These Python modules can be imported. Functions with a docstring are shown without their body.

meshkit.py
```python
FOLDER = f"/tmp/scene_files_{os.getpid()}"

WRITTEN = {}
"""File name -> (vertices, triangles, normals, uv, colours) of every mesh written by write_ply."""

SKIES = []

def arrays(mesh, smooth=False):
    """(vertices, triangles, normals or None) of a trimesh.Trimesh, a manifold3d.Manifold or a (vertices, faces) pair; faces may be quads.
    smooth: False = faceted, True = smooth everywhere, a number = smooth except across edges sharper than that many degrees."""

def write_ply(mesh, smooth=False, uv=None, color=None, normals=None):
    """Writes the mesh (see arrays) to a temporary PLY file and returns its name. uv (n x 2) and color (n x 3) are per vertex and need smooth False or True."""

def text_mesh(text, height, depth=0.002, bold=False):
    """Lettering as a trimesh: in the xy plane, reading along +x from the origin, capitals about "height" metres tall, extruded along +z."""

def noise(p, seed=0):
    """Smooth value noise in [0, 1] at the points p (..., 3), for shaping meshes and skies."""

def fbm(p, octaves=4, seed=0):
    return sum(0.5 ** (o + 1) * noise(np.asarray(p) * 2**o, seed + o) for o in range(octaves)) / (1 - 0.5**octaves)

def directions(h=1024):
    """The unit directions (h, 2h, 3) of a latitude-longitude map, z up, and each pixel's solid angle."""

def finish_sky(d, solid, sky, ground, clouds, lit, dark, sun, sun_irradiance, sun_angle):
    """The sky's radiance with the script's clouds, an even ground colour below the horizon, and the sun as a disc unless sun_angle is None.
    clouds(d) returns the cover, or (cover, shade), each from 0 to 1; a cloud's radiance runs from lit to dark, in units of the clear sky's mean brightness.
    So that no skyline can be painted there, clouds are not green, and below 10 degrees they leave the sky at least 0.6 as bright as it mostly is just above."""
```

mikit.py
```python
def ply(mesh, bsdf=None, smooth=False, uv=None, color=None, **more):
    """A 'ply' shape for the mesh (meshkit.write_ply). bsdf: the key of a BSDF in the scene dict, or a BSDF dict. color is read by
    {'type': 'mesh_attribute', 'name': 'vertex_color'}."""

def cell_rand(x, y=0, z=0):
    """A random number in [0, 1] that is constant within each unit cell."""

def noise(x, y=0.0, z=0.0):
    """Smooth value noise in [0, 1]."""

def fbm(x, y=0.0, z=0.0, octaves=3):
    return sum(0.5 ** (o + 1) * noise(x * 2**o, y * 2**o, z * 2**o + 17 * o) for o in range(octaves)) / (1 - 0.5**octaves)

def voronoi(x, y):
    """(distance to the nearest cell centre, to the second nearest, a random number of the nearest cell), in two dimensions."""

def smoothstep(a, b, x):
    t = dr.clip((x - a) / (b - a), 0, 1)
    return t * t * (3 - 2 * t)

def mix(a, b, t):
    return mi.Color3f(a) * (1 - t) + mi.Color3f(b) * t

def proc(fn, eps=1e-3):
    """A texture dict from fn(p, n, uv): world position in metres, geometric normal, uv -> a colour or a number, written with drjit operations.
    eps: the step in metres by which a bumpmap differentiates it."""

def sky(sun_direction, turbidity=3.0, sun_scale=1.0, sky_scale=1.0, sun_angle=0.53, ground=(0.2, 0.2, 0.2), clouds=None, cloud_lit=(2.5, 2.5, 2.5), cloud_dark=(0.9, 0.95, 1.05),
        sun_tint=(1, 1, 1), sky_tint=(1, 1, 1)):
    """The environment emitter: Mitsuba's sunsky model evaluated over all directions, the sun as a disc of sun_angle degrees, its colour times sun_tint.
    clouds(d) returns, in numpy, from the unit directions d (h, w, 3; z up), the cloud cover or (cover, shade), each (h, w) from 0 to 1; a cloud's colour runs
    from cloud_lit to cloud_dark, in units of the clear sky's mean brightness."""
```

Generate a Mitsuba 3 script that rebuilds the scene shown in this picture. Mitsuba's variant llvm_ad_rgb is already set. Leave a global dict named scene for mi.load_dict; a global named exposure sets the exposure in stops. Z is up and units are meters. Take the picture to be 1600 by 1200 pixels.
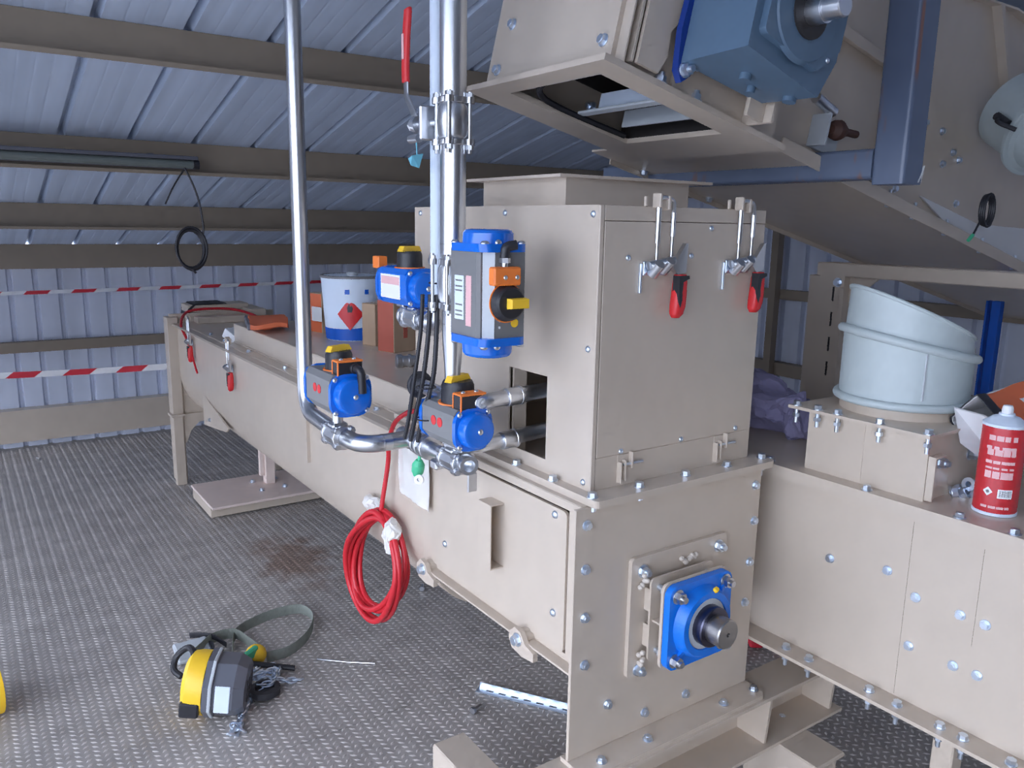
import math, random
import numpy as np, trimesh, mitsuba as mi, mikit, meshkit
import drjit as dr
from shapely.geometry import Polygon, Point, box as sbox
T = mi.ScalarTransform4f
rng = random.Random(7)
nrg = np.random.default_rng(7)
scene, labels = {}, {}

# ---------------------------------------------------------------- camera, sky, exposure
CAM = np.array([0.0, 0.0, 1.45])
RIGHT = np.array([0.82321, -0.567493, 0.016637])
DOWN = np.array([-0.097365, -0.169988, -0.980624])
FWD = np.array([0.559326, 0.80564, -0.19519])
scene['camera'] = {'type': 'perspective', 'fov': math.degrees(2 * math.atan(800 / 1260.0)), 'fov_axis': 'x', 'near_clip': 0.02, 'far_clip': 200.0,
                   'to_world': T().look_at(origin=CAM.tolist(), target=(CAM + FWD).tolist(), up=(-DOWN).tolist())}


def clouds(d):
    n = meshkit.fbm(d * np.array([2.0, 2.0, 4.0]) + 3.0, 4, 5)
    return np.ones(d.shape[:2]), np.clip(.25 + (n - 0.5) * .6, 0, 1)


scene['sky'] = mikit.sky([-0.22, 0.12, 0.97], turbidity=4.0, sun_scale=0.12, sky_scale=1.0, ground=(0.31, 0.33, 0.365), clouds=clouds,
                         cloud_lit=(2.2, 2.42, 2.95), cloud_dark=(1.42, 1.62, 2.05))
exposure = 4.0

# ---------------------------------------------------------------- materials
def rgb(c):
    return {'type': 'rgb', 'value': list(c)}


def mat(name, color, rough=0.5, metallic=0.0, spec=0.5, bump=None, two=True, **k):
    b = {'type': 'principled', 'base_color': color if isinstance(color, dict) else rgb(color), 'roughness': rough, 'metallic': metallic, **k}
    if metallic == 0.0:
        b['specular'] = spec
    if bump:
        b = {'type': 'bumpmap', 'scale': bump[1], 'arbitrary': mikit.proc(bump[0], eps=bump[2])}
        b['bsdf'] = {'type': 'principled', 'base_color': color if isinstance(color, dict) else rgb(color), 'roughness': rough, 'metallic': metallic, **k}
    scene['mat_' + name] = {'type': 'twosided', 'bsdf': b} if two else b


def paint_fn(base, amt=0.06, sc=3.0):
    base = np.array(base)

    def fn(p, n, uv):
        f = mikit.fbm(p.x * sc, p.y * sc, p.z * sc, 3)
        g = mikit.fbm(p.x * sc * 9 + 5, p.y * sc * 9, p.z * sc * 4, 2)
        return mi.Color3f(*base.tolist()) * (1 + (f - 0.5) * amt * 2 + (g - 0.5) * amt)
    return fn


def floor_fn(p, n, uv):
    f = mikit.fbm(p.x * 1.3, p.y * 1.3, 0.5, 4)
    g = mikit.fbm(p.x * 14, p.y * 14, 2.0, 3)
    c = mi.Color3f(.47, .435, .405) * (0.78 + f * 0.36 + (g - .5) * .35)
    d = dr.sqrt(dr.square((p.x - 1.10) / 0.20) + dr.square((p.y - 3.25) / 0.38)) + (g - .5) * 0.9
    rust = mikit.smoothstep(1.0, 0.25, d) * 0.6
    c = mikit.mix(c, (.25, .13, .075), rust)
    return c


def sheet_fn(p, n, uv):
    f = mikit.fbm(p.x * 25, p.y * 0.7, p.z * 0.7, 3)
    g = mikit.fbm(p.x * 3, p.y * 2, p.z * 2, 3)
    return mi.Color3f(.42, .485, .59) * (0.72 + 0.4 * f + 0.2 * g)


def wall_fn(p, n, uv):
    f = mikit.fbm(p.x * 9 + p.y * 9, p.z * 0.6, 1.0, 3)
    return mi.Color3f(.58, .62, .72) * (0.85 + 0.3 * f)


def darksteel_fn(p, n, uv):
    f = mikit.fbm(p.x * 14, p.y * 14, p.z * 6, 4)
    c = mikit.mix((.075, .10, .16), (.12, .15, .21), f)
    c = mikit.mix(c, (.20, .095, .05), mikit.smoothstep(.66, .8, mikit.fbm(p.x * 30 + 8, p.y * 30, p.z * 9, 3)) * .7)
    e = mikit.smoothstep(.008, .002, dr.abs(p.x - 1.718)) * mikit.smoothstep(1.05, 1.0, p.y) * mikit.smoothstep(.3, .5, mikit.fbm(p.z * 7, 3.0, 1.0, 2))
    return mikit.mix(c, (.22, .085, .04), e * .8)


BEIGE = (.50, .425, .345)
mat('beige', mikit.proc(paint_fn(BEIGE, .05)), .30, spec=.5)
mat('purlin', mikit.proc(paint_fn((.25, .205, .155), .08)), .5)
mat('pink_primer', mikit.proc(paint_fn((.68, .56, .50), .06)), .5)
mat('darkwall', (.16, .14, .12), .6)  # kept dark so the added front wall returns little light
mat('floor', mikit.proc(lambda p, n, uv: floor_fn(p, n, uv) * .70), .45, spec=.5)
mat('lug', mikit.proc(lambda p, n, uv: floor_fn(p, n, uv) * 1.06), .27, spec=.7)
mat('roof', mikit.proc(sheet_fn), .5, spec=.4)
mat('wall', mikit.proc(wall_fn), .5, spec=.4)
mat('darksteel', mikit.proc(darksteel_fn), .34, spec=.6)
mat('inox', (.68, .70, .73), .30, 1.0)
mat('inox_rough', (.55, .56, .58), .30, 1.0)
mat('zinc', (.70, .78, .88), .36, 1.0)
mat('palepipe', (.60, .68, .78), .35, spec=.5)
mat('blue', (.002, .125, .56), .22, spec=.6, clearcoat=.4)
mat('bearing_blue', (.004, .155, .62), .32, spec=.5)
mat('gear_blue', mikit.proc(paint_fn((.085, .14, .205), .06, 20)), .42)
mat('deep_blue', (.004, .03, .20), .4)
mat('grey_body', (.17, .17, .17), .38, spec=.5)
mat('light_grey', (.42, .45, .47), .4)
mat('black', (.018, .018, .022), .42)
mat('rubber', (.03, .03, .035), .6)
mat('orange', (.80, .20, .035), .45)
mat('yellow', (.83, .52, .03), .4)
mat('red', (.60, .022, .025), .4)
mat('cable_red', (.55, .02, .03), .35)
mat('tape_red', (.58, .03, .05), .5)
mat('white', (.72, .73, .75), .5)
mat('paper', (.62, .62, .62), .7)
mat('bluewhite', (.62, .70, .80), .35)
mat('pale_green', mikit.proc(paint_fn((.44, .50, .50), .04, 12)), .4)
mat('cardboard', mikit.proc(paint_fn((.42, .29, .19), .07, 8)), .75)
mat('brick_card', (.42, .10, .065), .7)
mat('dark_red_card', (.22, .03, .03), .7)
mat('orange_print', (.62, .14, .055), .55)
mat('cloth', mikit.proc(paint_fn((.25, .23, .36), .2, 10)), .85)
mat('webbing', mikit.proc(paint_fn((.21, .23, .20), .15, 25)), .85)
mat('shaft', (.40, .39, .38), .32, 1.0)
mat('dark_steel_ring', (.10, .10, .14), .3, 1.0)
mat('green', (.07, .47, .25), .45)
mat('teal', (.14, .42, .52), .4)
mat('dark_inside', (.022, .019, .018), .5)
mat('can_red', (.50, .028, .035), .3, spec=.6)
mat('pinkprint', (.70, .42, .42), .5)
mat('film', (.66, .64, .60), .18, spec=.6)
mat('brightblue', (.01, .10, .50), .4)
mat('lamp_diff', (.12, .14, .13), .4)
mat('hoist_grey', (.10, .105, .125), .3, spec=.6)
mat('brown', (.07, .03, .02), .6)
mat('weld', (.55, .49, .42), .5)

# ---------------------------------------------------------------- mesh helpers
def cat(*m):
    m = [x for a in m for x in (a if isinstance(a, (list, tuple)) else [a])]
    return trimesh.util.concatenate(m)


def cbox(x0, x1, y0, y1, z0, z1, b=0.0015):
    x0, x1 = sorted((x0, x1)); y0, y1 = sorted((y0, y1)); z0, z1 = sorted((z0, z1))
    b = min(b, (x1 - x0) * .45, (y1 - y0) * .45, (z1 - z0) * .45)
    pts = []
    for X, sx in ((x0, 1), (x1, -1)):
        for Y, sy in ((y0, 1), (y1, -1)):
            for Z, sz in ((z0, 1), (z1, -1)):
                pts += [(X, Y + sy * b, Z + sz * b), (X + sx * b, Y, Z + sz * b), (X + sx * b, Y + sy * b, Z)]
    return trimesh.Trimesh(np.array(pts)).convex_hull


def hull(pts):
    return trimesh.Trimesh(np.array(pts, float)).convex_hull


def unit(v):
    v = np.asarray(v, float)
    return v / np.linalg.norm(v)


def basis(z, hint=(0, 0, 1)):
    z = unit(z)
    h = np.asarray(hint, float)
    if abs(z @ unit(h)) > .95:
        h = np.array([1.0, 0, 0]) if abs(z[0]) < .9 else np.array([0, 1.0, 0])
    x = unit(np.cross(h, z)); y = np.cross(z, x)
    return x, y, z


def mat4(x, y, z, o):
    m = np.eye(4); m[:3, 0], m[:3, 1], m[:3, 2], m[:3, 3] = x, y, z, o
    return m


def face(o, right=(1, 0, 0), up=(0, 0, 1)):
    """frame on a face: x right, y up, z out."""
    r, u = unit(right), unit(up)
    return mat4(r, u, np.cross(r, u), o)


def at(m, M):
    m = m.copy(); m.apply_transform(M); return m


def lathe(prof, n=28, closed=True):
    """solid of revolution about z from (r, z) points, bottom to top."""
    prof = [(max(r, 0.0), z) for r, z in prof]
    a = np.linspace(0, 2 * np.pi, n, endpoint=False)
    v, f = [], []
    for r, z in prof:
        v += [(r * math.cos(t), r * math.sin(t), z) for t in a]
    for k in range(len(prof) - 1):
        for i in range(n):
            j = (i + 1) % n
            p, q, r_, s = k * n + i, k * n + j, (k + 1) * n + j, (k + 1) * n + i
            f += [(p, q, r_), (p, r_, s)]
    if closed:
        for k, flip in ((0, True), (len(prof) - 1, False)):
            c = len(v); v.append((0, 0, prof[k][1]))
            for i in range(n):
                j = (i + 1) % n
                f.append((c, k * n + j, k * n + i) if flip else (c, k * n + i, k * n + j))
    m = trimesh.Trimesh(np.array(v), np.array(f), process=False)
    m.merge_vertices(); m.update_faces(m.nondegenerate_faces())
    return m


def cyl(p0, p1, r, n=20, r1=None, b=0.0):
    p0, p1 = np.asarray(p0, float), np.asarray(p1, float)
    h = np.linalg.norm(p1 - p0); r1 = r if r1 is None else r1
    pr = [(r - b, 0), (r, b), (r1, h - b), (r1 - b, h)] if b else [(r, 0), (r1, h)]
    m = lathe(pr, n)
    return at(m, mat4(*basis(p1 - p0), p0))


def hexn(p0, p1, r):
    return cyl(p0, p1, r, 6)


def tube(path, r, n=12, closed=False, flat=None):
    """sweep of a circle (or of an ellipse: flat=(rx, ry, hint)) along the path."""
    P = np.asarray(path, float)
    N = len(P)
    tan = [unit((P[(i + 1) % N] if closed or i < N - 1 else P[i]) - (P[i - 1] if closed or i > 0 else P[i])) for i in range(N)]
    u = basis(tan[0])[0]
    v, f = [], []
    for i in range(N):
        t = tan[i]
        u = unit(u - (u @ t) * t); w = np.cross(t, u)
        if flat:
            w2 = unit(np.cross(t, flat[2])); u2 = np.cross(w2, t)
            ring = [P[i] + flat[0] * math.cos(a) * w2 + flat[1] * math.sin(a) * u2 for a in np.linspace(0, 2 * np.pi, n, endpoint=False)]
        else:
            ring = [P[i] + r * (math.cos(a) * u + math.sin(a) * w) for a in np.linspace(0, 2 * np.pi, n, endpoint=False)]
        v += ring
    M = N if closed else N - 1
    for k in range(M):
        k2 = (k + 1) % N
        for i in range(n):
            j = (i + 1) % n
            f += [(k * n + i, k * n + j, k2 * n + j), (k * n + i, k2 * n + j, k2 * n + i)]
    if not closed:
        for k, flip in ((0, True), (N - 1, False)):
            c = len(v); v.append(P[k])
            for i in range(n):
                j = (i + 1) % n
                f.append((c, k * n + j, k * n + i) if flip else (c, k * n + i, k * n + j))
    m = trimesh.Trimesh(np.array(v), np.array(f), process=False)
    if m.volume < 0:
        m.invert()
    return m


def fillet(pts, rad, n=9):
    P = [np.asarray(p, float) for p in pts]
    out = [P[0]]
    for i in range(1, len(P) - 1):
        a, b, c = P[i - 1], P[i], P[i + 1]
        d1, d2 = unit(a - b), unit(c - b)
        ang = math.acos(np.clip(d1 @ d2, -1, 1))
        L = min(rad / math.tan(ang / 2), .48 * np.linalg.norm(a - b) if i > 1 else .95 * np.linalg.norm(a - b), .48 * np.linalg.norm(c - b) if i < len(P) - 2 else .95 * np.linalg.norm(c - b))
        R = L * math.tan(ang / 2)
        ctr = b + unit(d1 + d2) * (R / math.sin(ang / 2))
        s, e = b + d1 * L - ctr, b + d2 * L - ctr
        for k in range(n + 1):
            w = k / n; th = math.acos(np.clip(unit(s) @ unit(e), -1, 1))
            out.append(ctr + R * (math.sin((1 - w) * th) * unit(s) + math.sin(w * th) * unit(e)) / math.sin(th))
    out.append(P[-1])
    return np.array(out)


def spline(pts, n=10, closed=False):
    P = np.asarray(pts, float)
    out = []
    N = len(P)
    g = (lambda i: P[i % N]) if closed else (lambda i: P[min(max(i, 0), N - 1)])
    for i in range(N if closed else N - 1):
        p0, p1, p2, p3 = g(i - 1), g(i), g(i + 1), g(i + 2)
        for t in np.linspace(0, 1, n, endpoint=False):
            out.append(.5 * (2 * p1 + (p2 - p0) * t + (2 * p0 - 5 * p1 + 4 * p2 - p3) * t * t + (3 * p1 - p0 - 3 * p2 + p3) * t ** 3))
    if not closed:
        out.append(P[-1])
    return np.array(out)


def ex(poly, axis, a, b):
    """extrude a polygon from a to b along an axis: 'x' -> poly is (y, z); 'y' -> (x, z); 'z' -> (x, y)."""
    p = poly if isinstance(poly, Polygon) else Polygon(poly)
    m = trimesh.creation.extrude_polygon(p, b - a, engine='earcut')
    v = m.vertices.copy(); v[:, 2] += a
    v = v[:, [2, 0, 1]] if axis == 'x' else v[:, [0, 2, 1]] if axis == 'y' else v
    m = trimesh.Trimesh(v, m.faces, process=False)
    if m.volume < 0:
        m.invert()
    return m


def rounded(w, h, r, cx=0, cy=0, q=4):
    return sbox(cx - w / 2 + r, cy - h / 2 + r, cx + w / 2 - r, cy + h / 2 - r).buffer(r, quad_segs=q)


def wrap(poly, r, z0, a0, t=0.0006, step=0.006):
    """a flat print on a cylinder about z: poly in (arc length, height)."""
    m = trimesh.creation.extrude_polygon(poly, t, engine='earcut')
    m = m.subdivide_to_size(step, max_iter=12)
    v = m.vertices.copy()
    a = a0 + v[:, 0] / r
    R = r + v[:, 2] - t * .4
    return trimesh.Trimesh(np.c_[R * np.cos(a), R * np.sin(a), z0 + v[:, 1]], m.faces, process=False)


# ---------------------------------------------------------------- scene bookkeeping
def numbered(key):
    if key not in used:
        used.add(key); return key
    k = 1
    while f'{key}_{k:03d}' in used:
        k += 1
    used.add(f'{key}_{k:03d}')
    return f'{key}_{k:03d}'


used = set()


def thing(name, label=None, category=None, group=None, kind=None):
    key = numbered(name)
    d = {}
    if label: d['label'] = label
    if category: d['category'] = category
    if group: d['group'] = group
    if kind: d['kind'] = kind
    labels[key] = d
    return key


def part(parent, name, mesh, m, smooth=30, label=None, kind=None, frame=None):
    key = numbered(parent + '__' + name)
    if frame is not None:
        mesh = at(mesh, frame)
    scene[key] = mikit.ply(mesh, 'mat_' + m, smooth=smooth)
    if label or kind:
        labels[key] = {k: v for k, v in (('label', label), ('kind', kind)) if v}
    return key


def single(name, mesh, m, label, category, group=None, kind=None, smooth=30):
    key = numbered(name)
    scene[key] = mikit.ply(mesh, 'mat_' + m, smooth=smooth)
    d = {'label': label}
    if category: d['category'] = category
    if group: d['group'] = group
    if kind: d['kind'] = kind
    labels[key] = d
    return key


_shared = {}


def copy_part(parent, name, pid, mesh_fn, m, M):
    """a part that shares its mesh with alike parts."""
    if (pid, m) not in _shared:
        _shared[(pid, m)] = mikit.ply(mesh_fn(), 'mat_' + m, smooth=30)
    key = numbered(parent + '__' + name) if parent else numbered(name)
    scene[key] = {**_shared[(pid, m)], 'to_world': T(np.asarray(M).tolist())}
    return key


def bolt_head():
    return cat(cyl((0, 0, 0), (0, 0, .0018), .0105, 20, b=.0004), hexn((0, 0, .0015), (0, 0, .0085), .0078), cyl((0, 0, .0085), (0, 0, .0095), .0058, 12))


def bolt_nut():
    return cat(cyl((0, 0, 0), (0, 0, .002), .0115, 20, b=.0004), hexn((0, 0, .002), (0, 0, .011), .009), cyl((0, 0, .011), (0, 0, .017), .0050, 12))


def bolt_through():
    return cat(cyl((0, 0, 0), (0, 0, .002), .0105, 18), hexn((0, 0, .002), (0, 0, .010), .0085), cyl((0, 0, -.040), (0, 0, 0), .0045, 12), hexn((0, 0, -.026), (0, 0, -.018), .0082))


def button_screw():
    return lathe([(.0065, 0), (.0065, .0012), (.0055, .003), (.0035, .0042), (.0018, .0044), (.0016, .0030)], 16)


BOLTS = {'head': bolt_head, 'nut': bolt_nut, 'through': bolt_through, 'screw': button_screw}


def bolt(parent, pos, out, kind='head', s=1.0, name=None, m='zinc'):
    x, y, z = basis(out)
    a = rng.uniform(0, 1.0); c, sn = math.cos(a), math.sin(a)
    x, y = c * x + sn * y, -sn * x + c * y
    return copy_part(parent, name or ('screw' if kind == 'screw' else 'bolt'), 'b_' + kind, BOLTS[kind], m, mat4(x * s, y * s, z * s, pos))


# ================================================================ THE SETTING
XL, XR, YF, YB = -1.15, 4.0, -2.2, 5.85          # building: left opening, right wall, added front wall, back wall
SL = .233                                        # roof slope
roof_z = lambda y: 1.262 + SL * (YB - y)

# floor: chequer plates with raised lugs
fl = thing('floor', 'grey chequer-plate walkway floor with raised lugs', kind='structure')
ys = [YF, -0.6, .82, 2.0, 3.19, 4.42, YB + .06]
xs = [XL, 1.9, XR + .05]
for j in range(len(ys) - 1):
    for i in range(len(xs) - 1):
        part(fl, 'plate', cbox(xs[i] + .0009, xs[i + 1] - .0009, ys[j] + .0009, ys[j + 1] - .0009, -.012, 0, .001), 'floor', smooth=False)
part(fl, 'support_deck', cbox(XL, XR + .05, YF, YB + .06, -.06, -.0125, 0), 'black', smooth=False)


def lugs():
    P = .0225
    gx = np.arange(-.45, 3.95, P); gy = np.arange(.15, 5.78, P)
    X, Y = np.meshgrid(gx, gy)
    I, J = np.meshgrid(np.arange(len(gx)), np.arange(len(gy)))
    Y = Y + (I % 2) * P * .5
    ang = np.where(I % 2 == 0, math.radians(40), math.radians(-40))
    X = X.ravel(); Y = Y.ravel(); ang = ang.ravel()
    base = np.array([(-.0118, 0, 0), (0, -.0050, 0), (.0118, 0, 0), (0, .0050, 0), (-.004, 0, .0021), (.004, 0, .0021)])
    faces = np.array([(0, 1, 4), (1, 5, 4), (1, 2, 5), (2, 3, 5), (3, 4, 5), (3, 0, 4)])
    c, s = np.cos(ang)[:, None], np.sin(ang)[:, None]
    v = np.stack([X[:, None] + base[:, 0] * c - base[:, 1] * s, Y[:, None] + base[:, 0] * s + base[:, 1] * c, np.broadcast_to(base[:, 2], (len(X), 6)) - .0001], -1).reshape(-1, 3)
    f = (faces[None] + (np.arange(len(X)) * 6)[:, None, None]).reshape(-1, 3)
    return trimesh.Trimesh(v, f, process=False)


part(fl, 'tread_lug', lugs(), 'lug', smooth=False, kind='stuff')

# walls of profiled sheet
def profile(pitch, w, depth, t=.0012, ribs=()):
    h = w / 2
    top = [(0, depth), (h * .45, depth), (h, 0)]
    for r in ribs:
        top += [(r - .006, 0), (r - .003, .0013), (r + .003, .0013), (r + .006, 0)]
    top += [(pitch - h, 0), (pitch - h * .45, depth), (pitch, depth)]
    return Polygon(top + [(x, z + t) for x, z in reversed(top)])


def panels(parent, pid, mesh, n, step, M0, m):
    for i in range(n):
        M = np.eye(4); M[:3, 3] = np.array(step) * i
        copy_part(parent, 'panel', pid, lambda: mesh, m, M @ M0)


wb = thing('wall_back', 'low back wall of pale blue-grey profiled metal sheet', kind='structure')
WP = .1365
wm = ex(profile(WP, .034, .026), 'z', 0.0, 1.245)
M0 = np.eye(4); M0[:3, 3] = (.2907 - WP * 10, YB, 0)
panels(wb, 'wallp', wm, 38, (WP, 0, 0), M0, 'wall')
wr = thing('wall_right', 'side wall of profiled metal sheet on the right', kind='structure')
nR = int((YB - YF) / WP)
for i in range(nR):
    y0 = YB - (i + 1) * WP
    h = roof_z(y0 + WP) - .005
    m = ex(profile(WP, .034, .026), 'z', 0.0, h)
    # panel runs along -Y, ribs outward (+X)
    part(wr, 'panel', m, 'wall', smooth=False, frame=np.array([[0, 1, 0, XR], [-1, 0, 0, y0 + WP], [0, 0, 1, 0], [0, 0, 0, 1.0]]))
HEAD_NEAR, HEAD_FAR, HEAD_FRONT = 2.15, 0.6, 0.0  # lower edges of the added walls, set to limit incoming light
wl = thing('wall_left_blocker', 'unseen profiled metal wall added above the left opening to hold back its light', kind='structure')  # out of view; added so less light reaches the upper machinery
for i in range(59):
    y1_ = YF + (i + 1) * WP
    HEAD = HEAD_NEAR if y1_ < 2.2 else HEAD_FAR
    if roof_z(y1_) - .01 < HEAD + .02:
        continue
    part(wl, 'panel', ex(profile(WP, .034, .026), 'z', HEAD, roof_z(y1_) - .005), 'wall', smooth=False, frame=np.array([[0, -1, 0, XL], [1, 0, 0, y1_ - WP], [0, 0, 1, 0], [0, 0, 0, 1.0]]))
wf = thing('wall_front_blocker', 'unseen dark metal sheet wall added behind the viewer to hold back light', kind='structure')  # out of view; added to shut off light from behind the camera
M0 = np.eye(4); M0[:2, :2] = [[-1, 0], [0, -1]]; M0[:3, 3] = (XR, YF, 0)
wfm = ex(profile(WP, .034, .026), 'z', HEAD_FRONT, roof_z(YF) - .01)
panels(wf, 'wallf', wfm, 38, (-WP, 0, 0), M0, 'darkwall')
# roof
ce = thing('ceiling', 'sloping underside of the pale blue-grey ribbed metal roof', kind='structure')
RP = .25
rl = (YB + .035 - YF) / math.cos(math.atan(SL))
rm = ex(profile(RP, .030, .034, ribs=(.075, .125, .175)), 'y', 0.0, rl)
a = math.atan(SL)
Rx = np.eye(4); Rx[1:3, 1:3] = [[math.cos(a), math.sin(a)], [-math.sin(a), math.cos(a)]]
Rx[:3, 3] = (  .405 - RP * 6, YF, roof_z(YF))
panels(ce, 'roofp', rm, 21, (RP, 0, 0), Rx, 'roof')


# girts on the back wall and the side wall, purlins under the roof
def channel(z0, z1, y0, y1, x0, x1, t=.004, lip=.016, open_out=True):
    """C-section along x with its web towards the room (y0) and flanges running back to y1."""
    P = Polygon([(y0, z0), (y1, z0), (y1, z0 + lip), (y1 - t, z0 + lip), (y1 - t, z0 + t), (y0 + t, z0 + t), (y0 + t, z1 - t), (y1 - t, z1 - t), (y1 - t, z1 - lip), (y1, z1 - lip), (y1, z1), (y0, z1)])
    return ex(P, 'x', x0, x1)


def zed(y, ztop, h, x0, x1, fl=.055, t=.0035):
    """purlin: web at y, lower flange towards the room, upper flange away; the upper flange follows the roof."""
    zt = lambda yy: ztop + SL * (y - yy)
    P = Polygon([(y, ztop - h), (y - fl, ztop - h), (y - fl, ztop - h - .014), (y - fl + t, ztop - h - .014), (y - fl + t, ztop - h - t), (y + t, ztop - h - t), (y + t, zt(y + t) - t), (y + fl, zt(y + fl) - t), (y + fl, zt(y + fl)), (y, ztop)])
    return ex(P, 'x', x0, x1)


single('wall_rail', channel(.612, .677, YB - .062, YB - .002, XL, XR - .07), 'purlin', 'thin beige horizontal rail halfway up the back wall', 'rail', smooth=False)
single('wall_rail', channel(.052, .256, YB - .09, YB - .002, XL, XR - .1), 'beige', 'deep beige channel along the foot of the back wall', 'rail', smooth=False)
ye = YB - .07
single('wall_rail', ex(Polygon([(ye, 1.128), (YB, 1.128), (YB, 1.145), (ye + .004, 1.132), (ye + .004, roof_z(ye + .004) - .005), (YB, roof_z(YB) - .005), (YB, roof_z(YB) - .001), (ye, roof_z(ye) - .001)]), 'x', XL, XR - .07), 'purlin', 'brown eaves beam along the top of the back wall under the roof', 'beam', smooth=False)
PURL = [(4.775, .115, 'lowest of the brown roof purlins, just above the eaves beam'), (3.708, .120, 'middle brown roof purlin, with the dark light fitting fixed under it'),
        (2.677, .105, 'deep brown roof purlin crossing the top left of the roof'), (1.63, .12, 'brown roof purlin nearest the viewer, above the inclined conveyor')]
for y, h, lab in PURL:
    single('purlin', zed(y, roof_z(y) - .001, h, XL, XR), 'purlin', lab, 'beam', smooth=False)
# the gable wall's rails and post
for z0, z1, lab in ((.60, .675, 'lower horizontal rail on the right side wall'), (1.045, 1.10, 'upper horizontal rail on the right side wall')):
    m = channel(z0, z1, 0, .06, -.6, YB - 1.0)
    single('wall_rail', at(m, np.array([[0, 1, 0, XR - .062], [1, 0, 0, 0], [0, 0, 1, 0], [0, 0, 0, 1.0]])), 'purlin', lab, 'rail', smooth=False)
single('wall_post', cbox(XR - .115, XR - .066, 2.965, 3.012, 0, roof_z(3.05) - .12), 'purlin', 'slender beige post against the right side wall', 'post')

# ================================================================ THE LONG TROUGH CONVEYOR
XA, XB = .97, 1.47
Y0, YD, YE = 1.136, 1.80, 4.58                   # near end plate, end of the door section, far end plate
tc = thing('trough_conveyor', 'long beige steel trough conveyor with U-shaped body running to the back wall', 'conveyor')


def utrough():
    """U-shaped section in (x, z), thin walled."""
    xc, r, zc, t = (XA + XB) / 2, (XB - XA) / 2, .625, .005
    a = np.linspace(math.pi, 2 * math.pi, 33)
    out = [(XA, .889)] + [(xc + r * math.cos(q), zc + r * math.sin(q)) for q in a] + [(XB, .889)]
    inn = [(XB - t, .889)] + [(xc + (r - t) * math.cos(q), zc + (r - t) * math.sin(q)) for q in a[::-1]] + [(XA + t, .889)]
    return Polygon(out + inn)


part(tc, 'body', ex(utrough(), 'y', YD, YE - .006), 'beige')
part(tc, 'stiffener', ex(Polygon([(XA - .012, .885), (XA, .885), (XA, .62), (XA - .012, .62)]), 'y', 2.62, 2.632), 'beige', smooth=False)
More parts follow.
